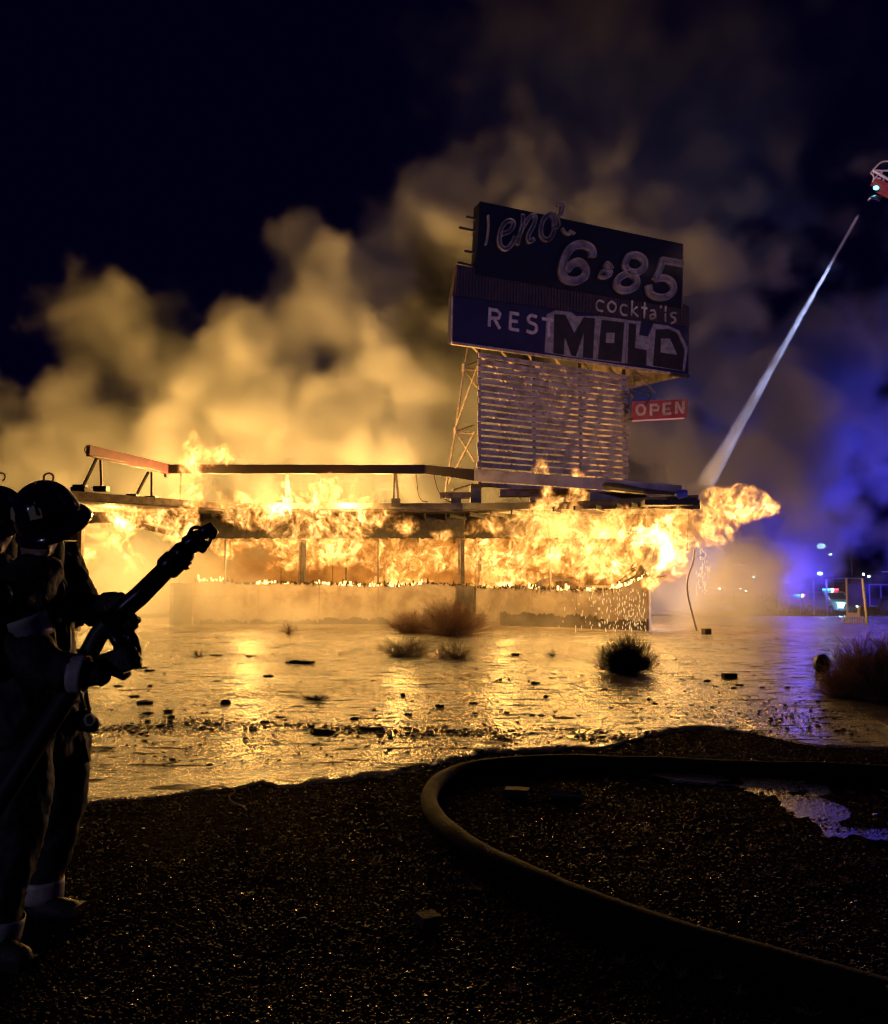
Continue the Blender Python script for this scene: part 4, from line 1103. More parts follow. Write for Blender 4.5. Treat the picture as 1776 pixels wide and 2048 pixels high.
# ================================================================= right hand background: fence, chair, vehicles, lamps
fence = empty('wire_fence', tuple(on_ground(1694, 1235)), 'wire mesh fence on pale leaning posts at the right behind the burning building', 'fence')
fposts = [((1725, 1157), (1736, 1249), 30.5), ((1693, 1156), (1695, 1232), 37), ((1653, 1159), (1655, 1224), 43), ((1627, 1161), (1628, 1220), 49), ((1600, 1164), (1601, 1216), 55), ((1578, 1166), (1578, 1214), 61), ((1557, 1167), (1557, 1213), 67), ((1538, 1168), (1538, 1212), 73)]
for a, b, Y in fposts:
    p = at(*a, Y); q = at(*b, Y); m = MB(); m.tube([Vector((q.x, q.y, q.z - .3)), p], .045, 8); m.build('post', M['white_plastic'], fence, smooth=True)
for (a, b, Y), (a2, b2, Y2) in zip(fposts[:-1], fposts[1:]):
    p = at(*a, Y); q = at(*b, Y); p2 = at(*a2, Y2); q2 = at(*b2, Y2); m = MB(); n = 26
    for k in range(n):
        t = k / n; m.bar(p.lerp(p2, t), q.lerp(q2, t), .006)
    for k in range(12):
        t = k / 11; m.bar(p.lerp(q, t), p2.lerp(q2, t), .006 if k else .02)
    m.build('wire_mesh', M['char_grey'], fence, kind='stuff')
# white plastic garden chair, tipped on its back
ch = empty('garden_chair', tuple(on_ground(1708, 1246)), 'white plastic slatted garden chair tipped over in front of the fence', 'chair')
CY = 31.0
def cp(x, y, d=0.0): return at(1400 + x / 4.7234, 1060 + y / 4.7234, CY + d)
WP = M['white_plastic']
m = MB(); m.prism([cp(1375, 820), cp(1395, 815), cp(1392, 880), cp(1440, 895), cp(1500, 890), cp(1522, 865), cp(1510, 822), cp(1530, 824), cp(1540, 870), cp(1508, 905), cp(1440, 912), cp(1376, 888)], (0, .03, 0)); m.build('seat_frame', WP, ch, recalc=True)
for x0 in (1400, 1423, 1446, 1469, 1492):
    m = MB(); m.prism([cp(x0, 818), cp(x0 + 13, 818), cp(x0 + 11, 893), cp(x0 + 1, 893)], (0, .02, 0)); m.build('seat_slat', WP, ch)
m = MB(); m.bar(cp(1372, 820, .0), cp(1532, 822, .0), .06, .05); m.build('cross_rail', WP, ch)
for x0 in (1402, 1422, 1442, 1462, 1482, 1500):
    m = MB(); m.bar(cp(x0, 818, .05), cp(x0 + 1, 786, .45), .07, .02); m.build('back_slat', WP, ch)
m = MB(); m.bar(cp(1392, 786, .45), cp(1512, 786, .45), .05); m.build('top_rail', WP, ch)
m = MB(); m.tube(smooth_path([cp(1376, 838), cp(1352, 838), cp(1345, 855), cp(1350, 880, .1)], 5), .022, 8); m.build('armrest', WP, ch)
m = MB(); m.tube(smooth_path([cp(1530, 838), cp(1550, 838), cp(1558, 855), cp(1552, 880, .1)], 5), .022, 8); m.build('armrest', WP, ch)
m = MB(); m.bar(cp(1500, 800, .3), cp(1505, 715, .3), .07, .05); m.build('leg', WP, ch)
m = MB(); m.bar(cp(1402, 900, .3), cp(1398, 860, .6), .06, .05); m.build('leg', WP, ch)

def wheel(parent, c, r, w=.22, axis='x'):
    m = MB(); c = Vector(c); d = Vector((w / 2, 0, 0)) if axis == 'x' else Vector((0, w / 2, 0))
    m.tube([c - d, c - d * .8, c + d * .8, c + d], [r * .9, r, r, r * .9], 20); t = m.build('wheel', M['rubber'], parent, smooth=False)
    m = MB(); m.tube([c - d * 1.05, c + d * 1.05], r * .55, 14); m.build('rim', M['chrome'], t)
def car(loc, rz, label, cat, police=False, lit=True, h=1.75, body='white_paint', light='l_cyan'):
    """vehicle with its nose towards local -y"""
    g = gz(loc[0], loc[1]); o = empty('parked_car' if not police else 'police_car', (0, 0, 0), label, cat)
    prof = [(-2.45, .35), (-2.5, .75), (-2.35, .98), (-1.25, 1.12), (-.55, h - .12), (-.2, h), (1.9, h - .03), (2.35, h - .45), (2.45, .9), (2.4, .35)]
    m = MB(); m.prism([(-.92, y, z) for y, z in prof], (1.84, 0, 0)); b = m.build('body', M[body], o, recalc=True); bv = b.modifiers.new('b', 'BEVEL'); bv.width = .09; bv.segments = 3
    m = MB(); m.prism([(-.78, -1.235, 1.15), (.78, -1.235, 1.15), (.7, -.60, h - .16), (-.7, -.60, h - .16)], (0, -.03, .02)); m.build('windshield', M['glass'], o, recalc=True)
    for s in (-1, 1):
        m = MB(); m.prism([(s * .925, -.95, 1.13), (s * .925, 1.7, 1.13), (s * .925, 1.6, h - .16), (s * .925, -.4, h - .16)], (s * .012, 0, 0)); m.build('window', M['glass'], o, recalc=True)
        m = MB(); m.ell((s * .66, -2.46, .78), (.24, .10, .17), 12, 8); m.build('headlight', M['l_white' if lit else 'chrome'], o, smooth=True)
        m = MB(); m.box((s * 1.12 - .1, -.95, 1.1), (s * 1.12 + .1, -.85, 1.25)); m.build('mirror', M['dark_paint'], o)
        for y in (-1.55, 1.5): wheel(o, (s * .86, y, .36), .36)
    m = MB(); m.box((-.5, -2.52, .55), (.5, -2.46, .85)); m.build('grille', M['dark_paint'], o)
    m = MB(); m.box((-.9, -2.6, .32), (.9, -2.4, .52)); m.build('bumper', M['dark_paint'], o)
    if police:
        m = MB(); m.box((-.62, -.1, h + .02), (.62, .2, h + .06)); lb = m.build('light_bar', M['dark_paint'], o)
        for k in range(6):
            mt = 'l_blue' if k < 3 else 'l_red'
            if k in (1, 3): mt = 'l_white' if k == 3 else 'l_cyan'
            m = MB(); m.box((-.6 + k * .2, -.12, h + .06), (-.6 + k * .2 + .18, .18, h + .19)); m.build('light_module', M[mt], lb)
    o.location = (loc[0], loc[1], g); o.rotation_euler = (0, 0, rz)
    return o
p = at(1647, 1200, 68); car((p.x + .6, 68), .12, 'police vehicle facing the camera with red and blue roof lights and bright headlights', 'police car', True, h=1.8)
lamp('headlight_glow', (p.x, 65.0, -.1), 500, (.25, .8, 1.0), .3)
p = at(1602, 1200, 76); car((p.x, 76), .25, 'smaller police vehicle further left with a blue roof light in the haze', 'police car', True, lit=False, h=1.5, body='dark_paint')
p = at(1566, 1200, 84); car((p.x, 84), .3, 'dim pickup in the smoke furthest left of the parked vehicles', 'car', False, True, h=1.8)
# fire engine at the right edge
fe = empty('fire_engine', (0, 0, 0), 'dark blue lit fire engine with white outline stripes cut off by the right edge', 'fire engine')
FY = 46.0; a_ = at(1739, 1216, FY); x0 = a_.x; g0 = gz(x0, FY) + .0
def fbx(x, y, z, w, d, h, mat, name, parent=fe):
    m = MB(); m.box((x0 + x, FY + y, g0 + z), (x0 + x + w, FY + y + d, g0 + z + h)); return m.build(name, M[mat], parent)
fbx(0, 0, .45, 6.2, 2.4, 1.25, 'engine_blue', 'body'); fbx(.2, .05, 1.72, 6.0, 2.3, .45, 'dark_paint', 'roof_box'); fbx(6.25, 0, .45, 2.2, 2.4, 2.2, 'engine_blue', 'cab')
for (x, z, w, h) in ((0, .47, 6.2, .05), (0, 1.62, 6.2, .05), (0.0, .5, .05, 1.12), (.62, .5, .04, 1.12), (1.3, .5, .04, 1.12), (2.4, .5, .04, 1.12)): fbx(x, -.02, z, w, .018, h, 'white_paint', 'reflective_stripe')
for (x, w) in ((.12, .42), (.72, .5), (1.42, .9)): fbx(x, -.012, .9, w, .01, .6, 'dark_paint', 'locker_door')
fbx(.6, -.3, 2.3, 5.6, .06, .06, 'white_plastic', 'ladder_rail')
wheel(fe, (x0 + .95, FY + .1, g0 + .52), .52, .3, 'y'); wheel(fe, (x0 + 5.2, FY + .1, g0 + .52), .52, .3, 'y')
m = MB(); m.tube(smooth_path([(x0 + 1.45, FY - .05, g0 + 1.5), (x0 + 1.6, FY - .08, g0 + 1.1), (x0 + 1.9, FY - .08, g0 + .9), (x0 + 2.3, FY - .05, g0 + .95)], 5), .03, 6); m.build('hose_loop', M['white_plastic'], fe)
for dx in (.0, .28):
    m = MB(); m.ell((x0 - .1 + dx, FY + .3, g0 + 2.2 - dx * .4), .05, 8, 6); m.build('marker_lamp', M['l_white'], fe)
fbx(5.8, .3, 2.7, 1.6, .3, .18, 'l_blue', 'roof_light')
lamp('engine_light', (x0 + 5.5, FY - 2.2, g0 + 3.2), 500, (0.08, 0.10, 1.0), .15)
# street lamps
def street_lamp(hx, hy, Y, label, arm=None, r=.12, group=None, mat='l_white'):
    p = at(hx, hy, Y); g = gz(p.x, Y); px_ = p.x + (arm or .3)
    o = empty('street_lamp', (px_, Y, g), label, 'street lamp', group)
    m = MB(); m.tube([(px_, Y, g), (px_, Y, p.z - (.7 if arm else .05))], [.11, .07], 8); m.build('pole', M['char_grey'], o)
    m = MB(); m.tube([(px_, Y, p.z - (.72 if arm else .06)), (p.x + .3, Y, p.z + .03)], .05, 6); m.build('arm', M['char_grey'], o)
    m = MB(); m.ell(p, (r * 1.4, r, r * .8), 10, 8); m.build('lamp_head', M[mat], o, smooth=True)
street_lamp(1642, 1092, 88, 'street lamp with a long slanting arm, the brightest lamp in the haze', arm=3.1, r=.34)
street_lamp(1660, 1109, 120, 'white street lamp just below the end of the slanting arm', r=.2)
street_lamp(1640, 1147, 130, 'white street lamp above the police vehicles', r=.28)
FG = 'distant street lamps seen through the smoke'
for (a, b, r) in ((1508, 1154, .22), (1439, 1177, .20), (1481, 1177, .14), (1492, 1182, .16), (1463, 1132, .11)):
    street_lamp(a, b, 150, {1508: 'rightmost and highest placed of the tiny street lamps in the purple smoke', 1439: 'tiny distant street lamp nearest the bent conduit in the smoke', 1481: 'left one of a close pair of tiny street lamps in the smoke', 1492: 'right one of a close pair of tiny street lamps in the smoke', 1463: 'faintest tiny street lamp, above the other ones in the smoke'}[a], r=r, group=FG)
for (a, b) in ((1514, 1527), (1566, 1578)):
    p = at(a, 1165, 140); q = at(b, 1166, 140); g = gz(p.x, 140); o = empty('lit_canopy', ((p.x + q.x) / 2, 140, g), 'pale lit canopy edge far behind the smoke, ' + ('left one of two' if a == 1514 else 'right one of two'), 'canopy')
    m = MB(); m.box((p.x, 140, p.z - .1), (q.x, 142, p.z + .12)); m.build('canopy_edge', emat('dim_lit_canopy', (.6, .7, 1), .8), o)
    for xx in (p.x + .1, q.x - .2): m = MB(); m.box((xx, 140.5, g), (xx + .1, 140.6, p.z - .1)); m.build('post', M['char_grey'], o)

# ================================================================= aerial ladder platform and its water jet
BY = 29.5
def z3(x, y, d=0.0): return at(1560 + x / 7.315, 280 + y / 7.315, BY + d)
pl = empty('aerial_ladder', tuple(at(1776, 380, BY)), 'raised aerial ladder tip with pale rails and a cyan lamp at the right edge', 'aerial ladder')
def rail(pts, r=.028, mat='white_plastic', name='rail', d=0.0):
    m = MB(); m.tube(smooth_path([z3(a, b, d) for a, b in pts], 5), r, 8); return m.build(name, M[mat], pl, smooth=True)
rail([(1360, 440), (1400, 400), (1440, 355), (1490, 322), (1560, 310), (1700, 312), (1900, 330)], .03)
rail([(1355, 440), (1480, 515), (1580, 575), (1800, 700), (2100, 880)], .05); rail([(1375, 440), (1480, 448), (1580, 450), (1900, 470)], .03); rail([(1540, 442), (1600, 436), (1900, 445)], .02, d=.3)
rail([(1440, 500), (1495, 455), (1478, 510), (1460, 480)], .022); rail([(1350, 500), (1372, 548), (1355, 612)], .022); rail([(1395, 550), (1440, 505)], .02); rail([(1512, 565), (1516, 650)], .028)
rail([(1350 + 20 * math.cos(t), 482 + 20 * math.sin(t)) for t in np.linspace(0, 2 * PI, 9)], .018)
rail([(1370, 570), (1420, 560), (1475, 565)], .03)
m = MB(); m.bar(z3(1360, 610, .1), z3(1620, 720, .1), .3, .16); m.build('basket_floor', M['open_red'], pl); m = MB(); m.bar(z3(1440, 700, .15), z3(1700, 830, .15), .3, .2); m.build('monitor_body', M['open_red'], pl)
m = MB(); m.tube([z3(1470, 860), z3(1390, 835), z3(1320, 850), z3(1290, 885)], [.10, .08, .06, .045], 10); m.build('water_monitor', M['chrome'], pl, smooth=True)
m = MB(); m.ell(z3(1405, 700, -.12), (.10, .05, .07), 12, 8); m.build('work_lamp', M['l_cyan'], pl, smooth=True)
lamp('rail_fill_light', z3(1300, 560, -1.4), 60, (1.0, .62, .85), .05)  # added fill in mid-air to light the rails; no fixture there
J0 = at(1718, 428, BY); J1 = at(1402, 985, 27.8)
def jet_field(nt, pos):
    L = (J1 - J0).length
    sx = nt.nodes.new('ShaderNodeSeparateXYZ'); nt.links.new(pos.s, sx.inputs[0])
    x, y, z = E(nt, sx.outputs[0]), E(nt, sx.outputs[1]), E(nt, sx.outputs[2])
    w = noise_n(nt, vmath(nt, 'MULTIPLY', pos, (1.3, 1.3, .5)), 1.0, 2, .5) - .5
    t = z / L
    rr = ((x + w * t * .5) * (x + w * t * .5) + y * y).pow(.5)
    Rz = t.pow(2.4) * .26 + .045 + t * .02
    f = (1.0 - rr / Rz).max(0.0).pow(.7)
    st = noise_n(nt, vmath(nt, 'MULTIPLY', pos, (7, 7, 1.2)), 1.0, 3, .6)
    thin = (t.pow(1.3) * 9.0 + 1.0)
    end = t.ramp(.93, 1.0, 1.0, 0.0)
    return (f * (st * 1.5 + t.ramp(0, .3, 1.0, .0)).min(1.6) / thin) * end * z.ramp(0.0, .3)
jl = (J1 - J0).length
jet = gn_volume('water_jet', (-.75, -.75, 0), (.75, .75, jl), .032, jet_field, smoke_material('water_spray', 34.0, (.9, .95, 1.0), .3))
jet.rotation_mode = 'QUATERNION'; jet.rotation_quaternion = (J1 - J0).to_track_quat('Z', 'Y'); jet.location = J0
tag(jet, 'narrow white water jet arching down from the ladder tip onto the fire', 'water jet', kind='stuff')
sp = lamp('jet_spot', z3(1405, 700, -.15) + Vector((.25, -.3, .1)), 26000, (.45, .54, 1.0), .08, 'SPOT', spot_size=R(14), spot_blend=.6)
sp.rotation_mode = 'QUATERNION'; sp.rotation_quaternion = (J1 - sp.location).to_track_quat('-Z', 'Y')
# ================================================================= firefighters
tex = bpy.data.textures.new('folds', 'CLOUDS'); tex.noise_scale = .085; tex.noise_depth = 3
def skinned(m, name, mat, parent=None, voxel=.011, disp=.0, smooth_it=6, label=None):
    o = m.build(name, mat, parent, smooth=True, label=label)
    rm = o.modifiers.new('remesh', 'REMESH'); rm.mode = 'VOXEL'; rm.voxel_size = voxel; rm.use_smooth_shade = True
    s = o.modifiers.new('smooth', 'SMOOTH'); s.factor = .6; s.iterations = smooth_it
    if disp:
        d = o.modifiers.new('folds', 'DISPLACE'); d.texture = tex; d.strength = disp; d.mid_level = .5; d.texture_coords = 'LOCAL'
    return o
def limb(m, pts, n=14):
    """pts: (px, py, Y, r_px)"""
    Q = [(at(a, b, Y), r * Y / FPX) for a, b, Y, r in pts]
    for (p, r1), (q, r2) in zip(Q[:-1], Q[1:]): m.cap(p, q, r1, r2, n)
def band_on(a, b, Y, r, w, name, mat, parent, ax, tilt=1.0, sq=1.0):
    """reflective tape: a short sleeve round a limb; centre pixel, radius px, half-width px, axis direction"""
    c = at(a, b, Y); s = Y / FPX; d = Vector(ax).normalized()
    m = MB(); m.tube([c - d * w * s, c - d * w * s * .5, c + d * w * s * .5, c + d * w * s], [r * s, r * s * 1.01, r * s * 1.01, r * s], 28, cap=False)
    o = m.build(name, mat, parent, smooth=True); sd = o.modifiers.new('s', 'SOLIDIFY'); sd.thickness = .004
    return o
def helmet(parent, px, py, Y, tilt_a=(.97, 0, .24), tilt_b=(.1, -.8, -.52), s=1.0):
    c = at(px, py, Y); A = Vector(tilt_a).normalized(); B = Vector(tilt_b); B = (B - A * B.dot(A)).normalized(); N = B.cross(A).normalized()
    if N.z < 0: N = -N
    rot = Matrix((A, B, N)).transposed()
    m = MB(); seg, ring = 36, 14; vs = []
    for i in range(ring + 1):
        e = PI / 2 * i / ring
        for k in range(seg):
            t = 2 * PI * k / seg; comb = 1 + .035 * (abs(math.cos(t * 2)) ** 8) * math.cos(e) ** .5
            rr = math.cos(e) ** .82
            v = Vector((.142 * rr * math.cos(t) * comb, .156 * rr * math.sin(t) * comb, .176 * math.sin(e) ** 1.0)) * s
            vs.append(rot @ v + c)
    fs = [(i * seg + k, i * seg + (k + 1) % seg, (i + 1) * seg + (k + 1) % seg, (i + 1) * seg + k) for i in range(ring) for k in range(seg)]
    m.add(vs, fs); h = m.build('helmet', M['helmet'], parent, smooth=True); sd = h.modifiers.new('s', 'SOLIDIFY'); sd.thickness = .006
    m = MB(); vs = []
    for r_, z_ in ((1.03, .006), (1.08, .0), (1.19, -.016), (1.27, -.036), (1.262, -.047), (1.17, -.034), (1.0, -.008)):
        for k in range(seg):
            t = 2 * PI * k / seg; ext = 1 + .16 * max(0, math.cos(t - .5)) ** 2
            vs.append(rot @ (Vector((.134 * r_ * math.cos(t) * (ext if r_ > 1.05 else 1), .148 * r_ * math.sin(t) * (ext if r_ > 1.05 else 1), z_)) * s) + c)
    fs = [(i * seg + k, i * seg + (k + 1) % seg, (i + 1) * seg + (k + 1) % seg, (i + 1) * seg + k) for i in range(6) for k in range(seg)]
    m.add(vs, fs); m.build('brim', M['helmet'], h, smooth=True)
    def on_dome(t, e, k=1.09):
        rr = math.cos(e) ** .82
        return rot @ (Vector((.142 * rr * math.cos(t), .156 * rr * math.sin(t), .176 * math.sin(e))) * s * k) + c
    for t0, t1 in ((2.2, 2.6), (1.2, 1.62), (.15, .5)):      # tetrahedral reflector patches
        m = MB(); m.add([on_dome(t0, .62), on_dome((t0 + t1) / 2, .78), on_dome(t1, .70), on_dome(t1, .42), on_dome(t0 + .05, .40)], [(0, 1, 2, 3, 4)]); m.build('reflector_patch', M['reflect_yellow'], h)
    m = MB(); m.tube([on_dome(1.35, .5), on_dome(1.3, .9), on_dome(1.2, 1.3), on_dome(0, 1.5)], .006, 6); m.build('comb', M['helmet'], h, smooth=True)
    m = MB(); m.add([on_dome(-.12, .02, 1.10), on_dome(-.22, .95, 1.12), on_dome(.22, 1.05, 1.12), on_dome(.32, .02, 1.10)], [(0, 1, 2, 3)]); fs_ = m.build('front_shield', M['rubber'], h); sd2 = fs_.modifiers.new('s', 'SOLIDIFY'); sd2.thickness = .005
    return h, rot, c, on_dome
def hand(parent, wrist, palm_dir, curl_dir, side, name='glove', sc_=1.0):
    """gloved hand with five fingers bent towards curl_dir"""
    w = Vector(wrist); pd = Vector(palm_dir).normalized(); cd_ = Vector(curl_dir); cd_ = (cd_ - pd * cd_.dot(pd)).normalized(); sd = pd.cross(cd_).normalized() * side
    m = MB(); L = .10 * sc_
    for k in range(5):
        o_ = sd * (-.036 + .018 * k) * sc_
        m.cap(w + o_ * .7, w + pd * L + o_, .024 * sc_, .017 * sc_, 8)
    for k, ln in enumerate((.062, .078, .085, .076)):
        b = w + pd * L + sd * (.034 - .023 * k) * sc_; ln *= sc_
        j1 = b + (pd * .75 + cd_ * .65).normalized() * ln * .5; j2 = j1 + (pd * -.1 + cd_).normalized() * ln * .45; j3 = j2 + (pd * -.8 + cd_ * .5).normalized() * ln * .38
        m.cap(b, j1, .0135 * sc_, .0125 * sc_, 8); m.cap(j1, j2, .0125 * sc_, .012 * sc_, 8); m.cap(j2, j3, .012 * sc_, .0105 * sc_, 8)
    b = w + pd * L * .35 + sd * -.036 * sc_; j1 = b + (sd * -.6 + pd * .5 + cd_ * .5).normalized() * .045 * sc_; j2 = j1 + (pd * .5 + cd_ * .9 + sd * .3).normalized() * .036 * sc_
    m.cap(b, j1, .018 * sc_, .015 * sc_, 8); m.cap(j1, j2, .015 * sc_, .012 * sc_, 8)
    return skinned(m, name, M['glove'], parent, .0045, 0, 2)

def firefighter(ox, oy, dY, label, full=True):
    def S(l): return [(a + ox, b + oy, Y + dY, r) for a, b, Y, r in l]
    # body (continuous, mostly hidden by the clothes)
    m = MB()
    limb(m, S([(82, 1072, 3.70, 36), (76, 1092, 3.68, 33), (72, 1130, 3.72, 26), (68, 1170, 3.72, 40), (62, 1250, 3.72, 60), (66, 1380, 3.72, 62)]))
    limb(m, S([(78, 1100, 3.64, 24), (84, 1112, 3.60, 14)]))
    m.ell(at(94 + ox, 1100 + oy, 3.60 + dY), (.016, .018, .022), 8, 6)      # nose
    m.ell(at(88 + ox, 1114 + oy, 3.59 + dY), (.022, .010, .008), 8, 6)      # mouth
    m.ell(at(52 + ox, 1092 + oy, 3.66 + dY), (.010, .022, .032), 8, 6)      # ear
    limb(m, S([(66, 1160, 3.62, 30), (24, 1195, 3.50, 28), (70, 1325, 3.42, 24), (185, 1348, 3.42, 18)]))
    limb(m, S([(70, 1155, 3.8, 30), (135, 1160, 3.88, 26), (178, 1225, 3.80, 20), (228, 1208, 3.62, 18)]))
    limb(m, S([(105, 1400, 3.85, 46), (118, 1600, 3.9, 36), (92, 1790, 3.92, 22)])); limb(m, S([(35, 1400, 3.6, 46), (38, 1640, 3.52, 38), (2, 1860, 3.42, 24)]))
    body = skinned(m, 'firefighter', M['skin'], None, .010, 0, 5)
    tag(body, label, 'person')
    bpy.context.view_layer.update()
    m = MB()
    limb(m, S([(80, 1088, 3.71, 40), (78, 1128, 3.72, 41)])); hood = skinned(m, 'hood', M['coat'], body, .010, .01)
    hood.location = (0, .035, 0)
    # coat
    m = MB()
    limb(m, S([(70, 1150, 3.74, 44), (64, 1190, 3.74, 74), (58, 1270, 3.74, 84), (62, 1360, 3.72, 88), (70, 1440, 3.72, 84)]))
    limb(m, S([(112, 1400, 3.86, 62), (118, 1490, 3.9, 58)])); limb(m, S([(40, 1400, 3.6, 70), (40, 1470, 3.56, 66)]))
    limb(m, S([(72, 1150, 3.62, 50), (22, 1205, 3.50, 62), (40, 1290, 3.42, 54), (84, 1338, 3.38, 42), (196, 1350, 3.40, 27)]))
    limb(m, S([(95, 1130, 3.84, 44), (132, 1130, 3.9, 30), (152, 1185, 3.88, 34), (186, 1222, 3.80, 29), (230, 1208, 3.64, 24)]))
    limb(m, S([(140, 1105, 3.92, 20), (150, 1150, 3.92, 24)]))
    coat = skinned(m, 'coat', M['coat'], body, .011, .05, 4)
    # trousers
    m = MB()
    limb(m, S([(112, 1440, 3.88, 60), (120, 1560, 3.9, 55), (112, 1650, 3.92, 47), (92, 1735, 3.93, 36), (86, 1795, 3.93, 31)]))
    limb(m, S([(36, 1450, 3.58, 66), (44, 1560, 3.54, 58), (32, 1680, 3.50, 50), (8, 1790, 3.44, 40), (-6, 1880, 3.40, 35)]))
    limb(m, S([(60, 1440, 3.74, 80), (66, 1480, 3.74, 74)]))
    skinned(m, 'trousers', M['coat'], body, .012, .04, 4)
    # boots
    for (pts) in ([(84, 1790, 3.93, 28), (88, 1816, 3.90, 26), (140, 1822, 3.88, 21)], [(-8, 1880, 3.40, 30), (-6, 1905, 3.38, 30), (40, 1916, 3.34, 24)]):
        m = MB(); limb(m, S(pts)); bt = skinned(m, 'boot', M['glove'], body, .009, .006, 3)
        a, b, Y, r_ = S(pts)[1]; c, d, Y2, _ = S(pts)[2]; p = at(a, b, Y); q = at(c, d, Y2); m = MB(); p.z = .028; q.z = .028; e = (q - p).normalized()
        m.bar(p - e * .05, q + e * .045, .095, .035); m.build('sole', M['rubber'], bt)
    # tapes
    mt = M['reflect']
    band_on(86 + ox, 1778 + oy, 3.93 + dY, 36, 20, 'reflective_band', mt, body, (.0, 0, 1)); band_on(-1 + ox, 1852 + oy, 3.42 + dY, 41, 21, 'reflective_band', mt, body, (.18, 0, 1))
    band_on(158 + ox, 1348 + oy, 3.39 + dY, 35, 14, 'reflective_band', mt, coat, (1, .05, -.08)); band_on(34 + ox, 1262 + oy, 3.45 + dY, 60, 24, 'reflective_band', mt, coat, (-.30, -.2, 1))
    band_on(64 + ox, 1392 + oy, 3.72 + dY, 92, 12, 'reflective_band', mt, coat, (0, .1, 1))
    # helmet with front hook
    h, rot, c, on_dome = helmet(body, 98 + ox, 1037 + oy, 3.68 + dY, s=.92)
    m = MB(); top = on_dome(0, 1.5, 1.0) ; top = at(97 + ox, 956 + oy, 3.64 + dY); rr = .021
    m.tube([top + Vector((rr * math.cos(t), 0, rr * math.sin(t))) for t in np.linspace(-1.2, 4.3, 18)], .0045, 7); m.build('helmet_hook', M['brass'], h, smooth=True)
    m = MB(); vs = []
    for e in (.10, .52):
        for t in np.linspace(-.75, .45, 10): vs.append(on_dome(t, e, 1.035))
    m.add(vs, [(k, k + 1, 11 + k, 10 + k) for k in range(9)]); m.build('goggles', M['glass'], h, smooth=True)
    # hands, breathing set, gear
    hand(body, at(231 + ox, 1202 + oy, 3.60 + dY), (.50, -.45, -.60), (.2, .9, -.4), 1, sc_=1.0)
    hand(body, at(206 + ox, 1332 + oy, 3.46 + dY), (.93, .12, .30), (.1, 1, -.1), 1, sc_=1.0)
    m = MB(); limb(m, S([(-10, 1190, 3.36, 34), (0, 1330, 3.36, 36)])); m.build('air_cylinder', M['nozzle'], body, smooth=True)
    for pts in ([(60, 1140, 3.50), (92, 1200, 3.52), (110, 1290, 3.56), (105, 1370, 3.58)], [(118, 1120, 3.72), (130, 1200, 3.70), (140, 1290, 3.66), (118, 1390, 3.64)]):
        m = MB(); m.tube(smooth_path([at(a + ox, b + oy, Y + dY) for a, b, Y in pts], 5), .013, 6, flat=.5); m.build('harness_strap', M['rubber'], body)
    for pts in ([(160, 1372, 3.70), (163, 1395, 3.68), (168, 1412, 3.68), (164, 1432, 3.68)], [(171, 1366, 3.70), (174, 1395, 3.68), (180, 1428, 3.68)]):
        m = MB(); m.tube(smooth_path([at(a + ox, b + oy, Y + dY) for a, b, Y in pts], 5), .007, 6); m.build('gear_strap', M['coat'], body)
    m = MB(); limb(m, S([(166, 1440, 3.70, 22), (182, 1448, 3.68, 17)])); g_ = m.build('face_mask', M['rubber'], body, smooth=True)
    m = MB(); m.tube([at(179 + ox + 9 * math.cos(t), 1440 + oy + 11 * math.sin(t), 3.62 + dY) for t in np.linspace(0, 2 * PI, 16)], .0045, 6); m.build('mask_ring', M['reflect'], g_, smooth=True)
    m = MB(); m.ell(at(118 + ox, 1240 + oy, 3.52 + dY), .012, 8, 6); m.build('buckle', M['chrome'], body, smooth=True)
    return body
# coat skirt flap
ff1 = firefighter(0, 0, 0, 'firefighter in dark turnout gear and black helmet aiming the hose nozzle at the fire')
m = MB(); m.prism([at(120, 1440, 3.86), at(168, 1470, 3.86), at(179, 1523, 3.86), at(160, 1530, 3.86), at(122, 1528, 3.86)], (0, .02, 0)); m.build('coat_skirt', M['coat'], ff1, recalc=True)
# second firefighter, mostly out of frame behind the first
ff2 = firefighter(-95, -2, .75, 'second firefighter in a black helmet half hidden behind the first at the left edge')

# ---- nozzle and its hose
nz = empty('hose_nozzle', tuple(at(240, 1225, 3.62)), 'long black fire hose nozzle with a bail handle held up by the front firefighter', 'nozzle')
def NP(x, y, Y=3.55): return at(x / 3.5304, 920 + y / 3.5304, Y)
def ntube(pts, r, name, mat='nozzle', n=18, sm=True):
    m = MB(); m.tube([NP(*p) for p in pts], r, n); return m.build(name, M[mat], nz, smooth=sm)
ntube([(760, 1160), (900, 1030), (985, 960), (1190, 755)], [.040, .043, .043, .040], 'barrel')
ntube([(1165, 780), (1180, 765), (1235, 712), (1255, 692)], [.046, .054, .054, .046], 'collar')
ntube([(1245, 700), (1300, 650), (1330, 620)], [.048, .05, .040], 'swivel'); ntube([(1280, 745), (1335, 700)], [.020, .022], 'swivel_lug'); ntube([(1300, 765), (1325, 745)], [.012, .016], 'swivel_lug')
ntube([(1318, 640), (1340, 600), (1395, 560), (1440, 540)], [.030, .044, .042, .034], 'valve_body')
ntube([(1400, 640), (1420, 610), (1440, 560)], [.024, .028, .018], 'valve_lever')
ntube([(1425, 545), (1445, 505), (1475, 490), (1500, 520), (1492, 555)], [.022, .030, .032, .026, .014], 'tip')
m = MB(); m.tube(smooth_path([NP(*p) for p in ((1318, 575), (1335, 520), (1360, 482), (1400, 476), (1440, 500))], 5), .0085, 8); m.build('bail_handle', M['nozzle'], nz, smooth=True)
m = MB(); m.tube(smooth_path([NP(*p) for p in ((1492, 545), (1480, 580), (1455, 620), (1440, 645))], 5), .0075, 8); m.build('bail_handle', M['nozzle'], nz, smooth=True)
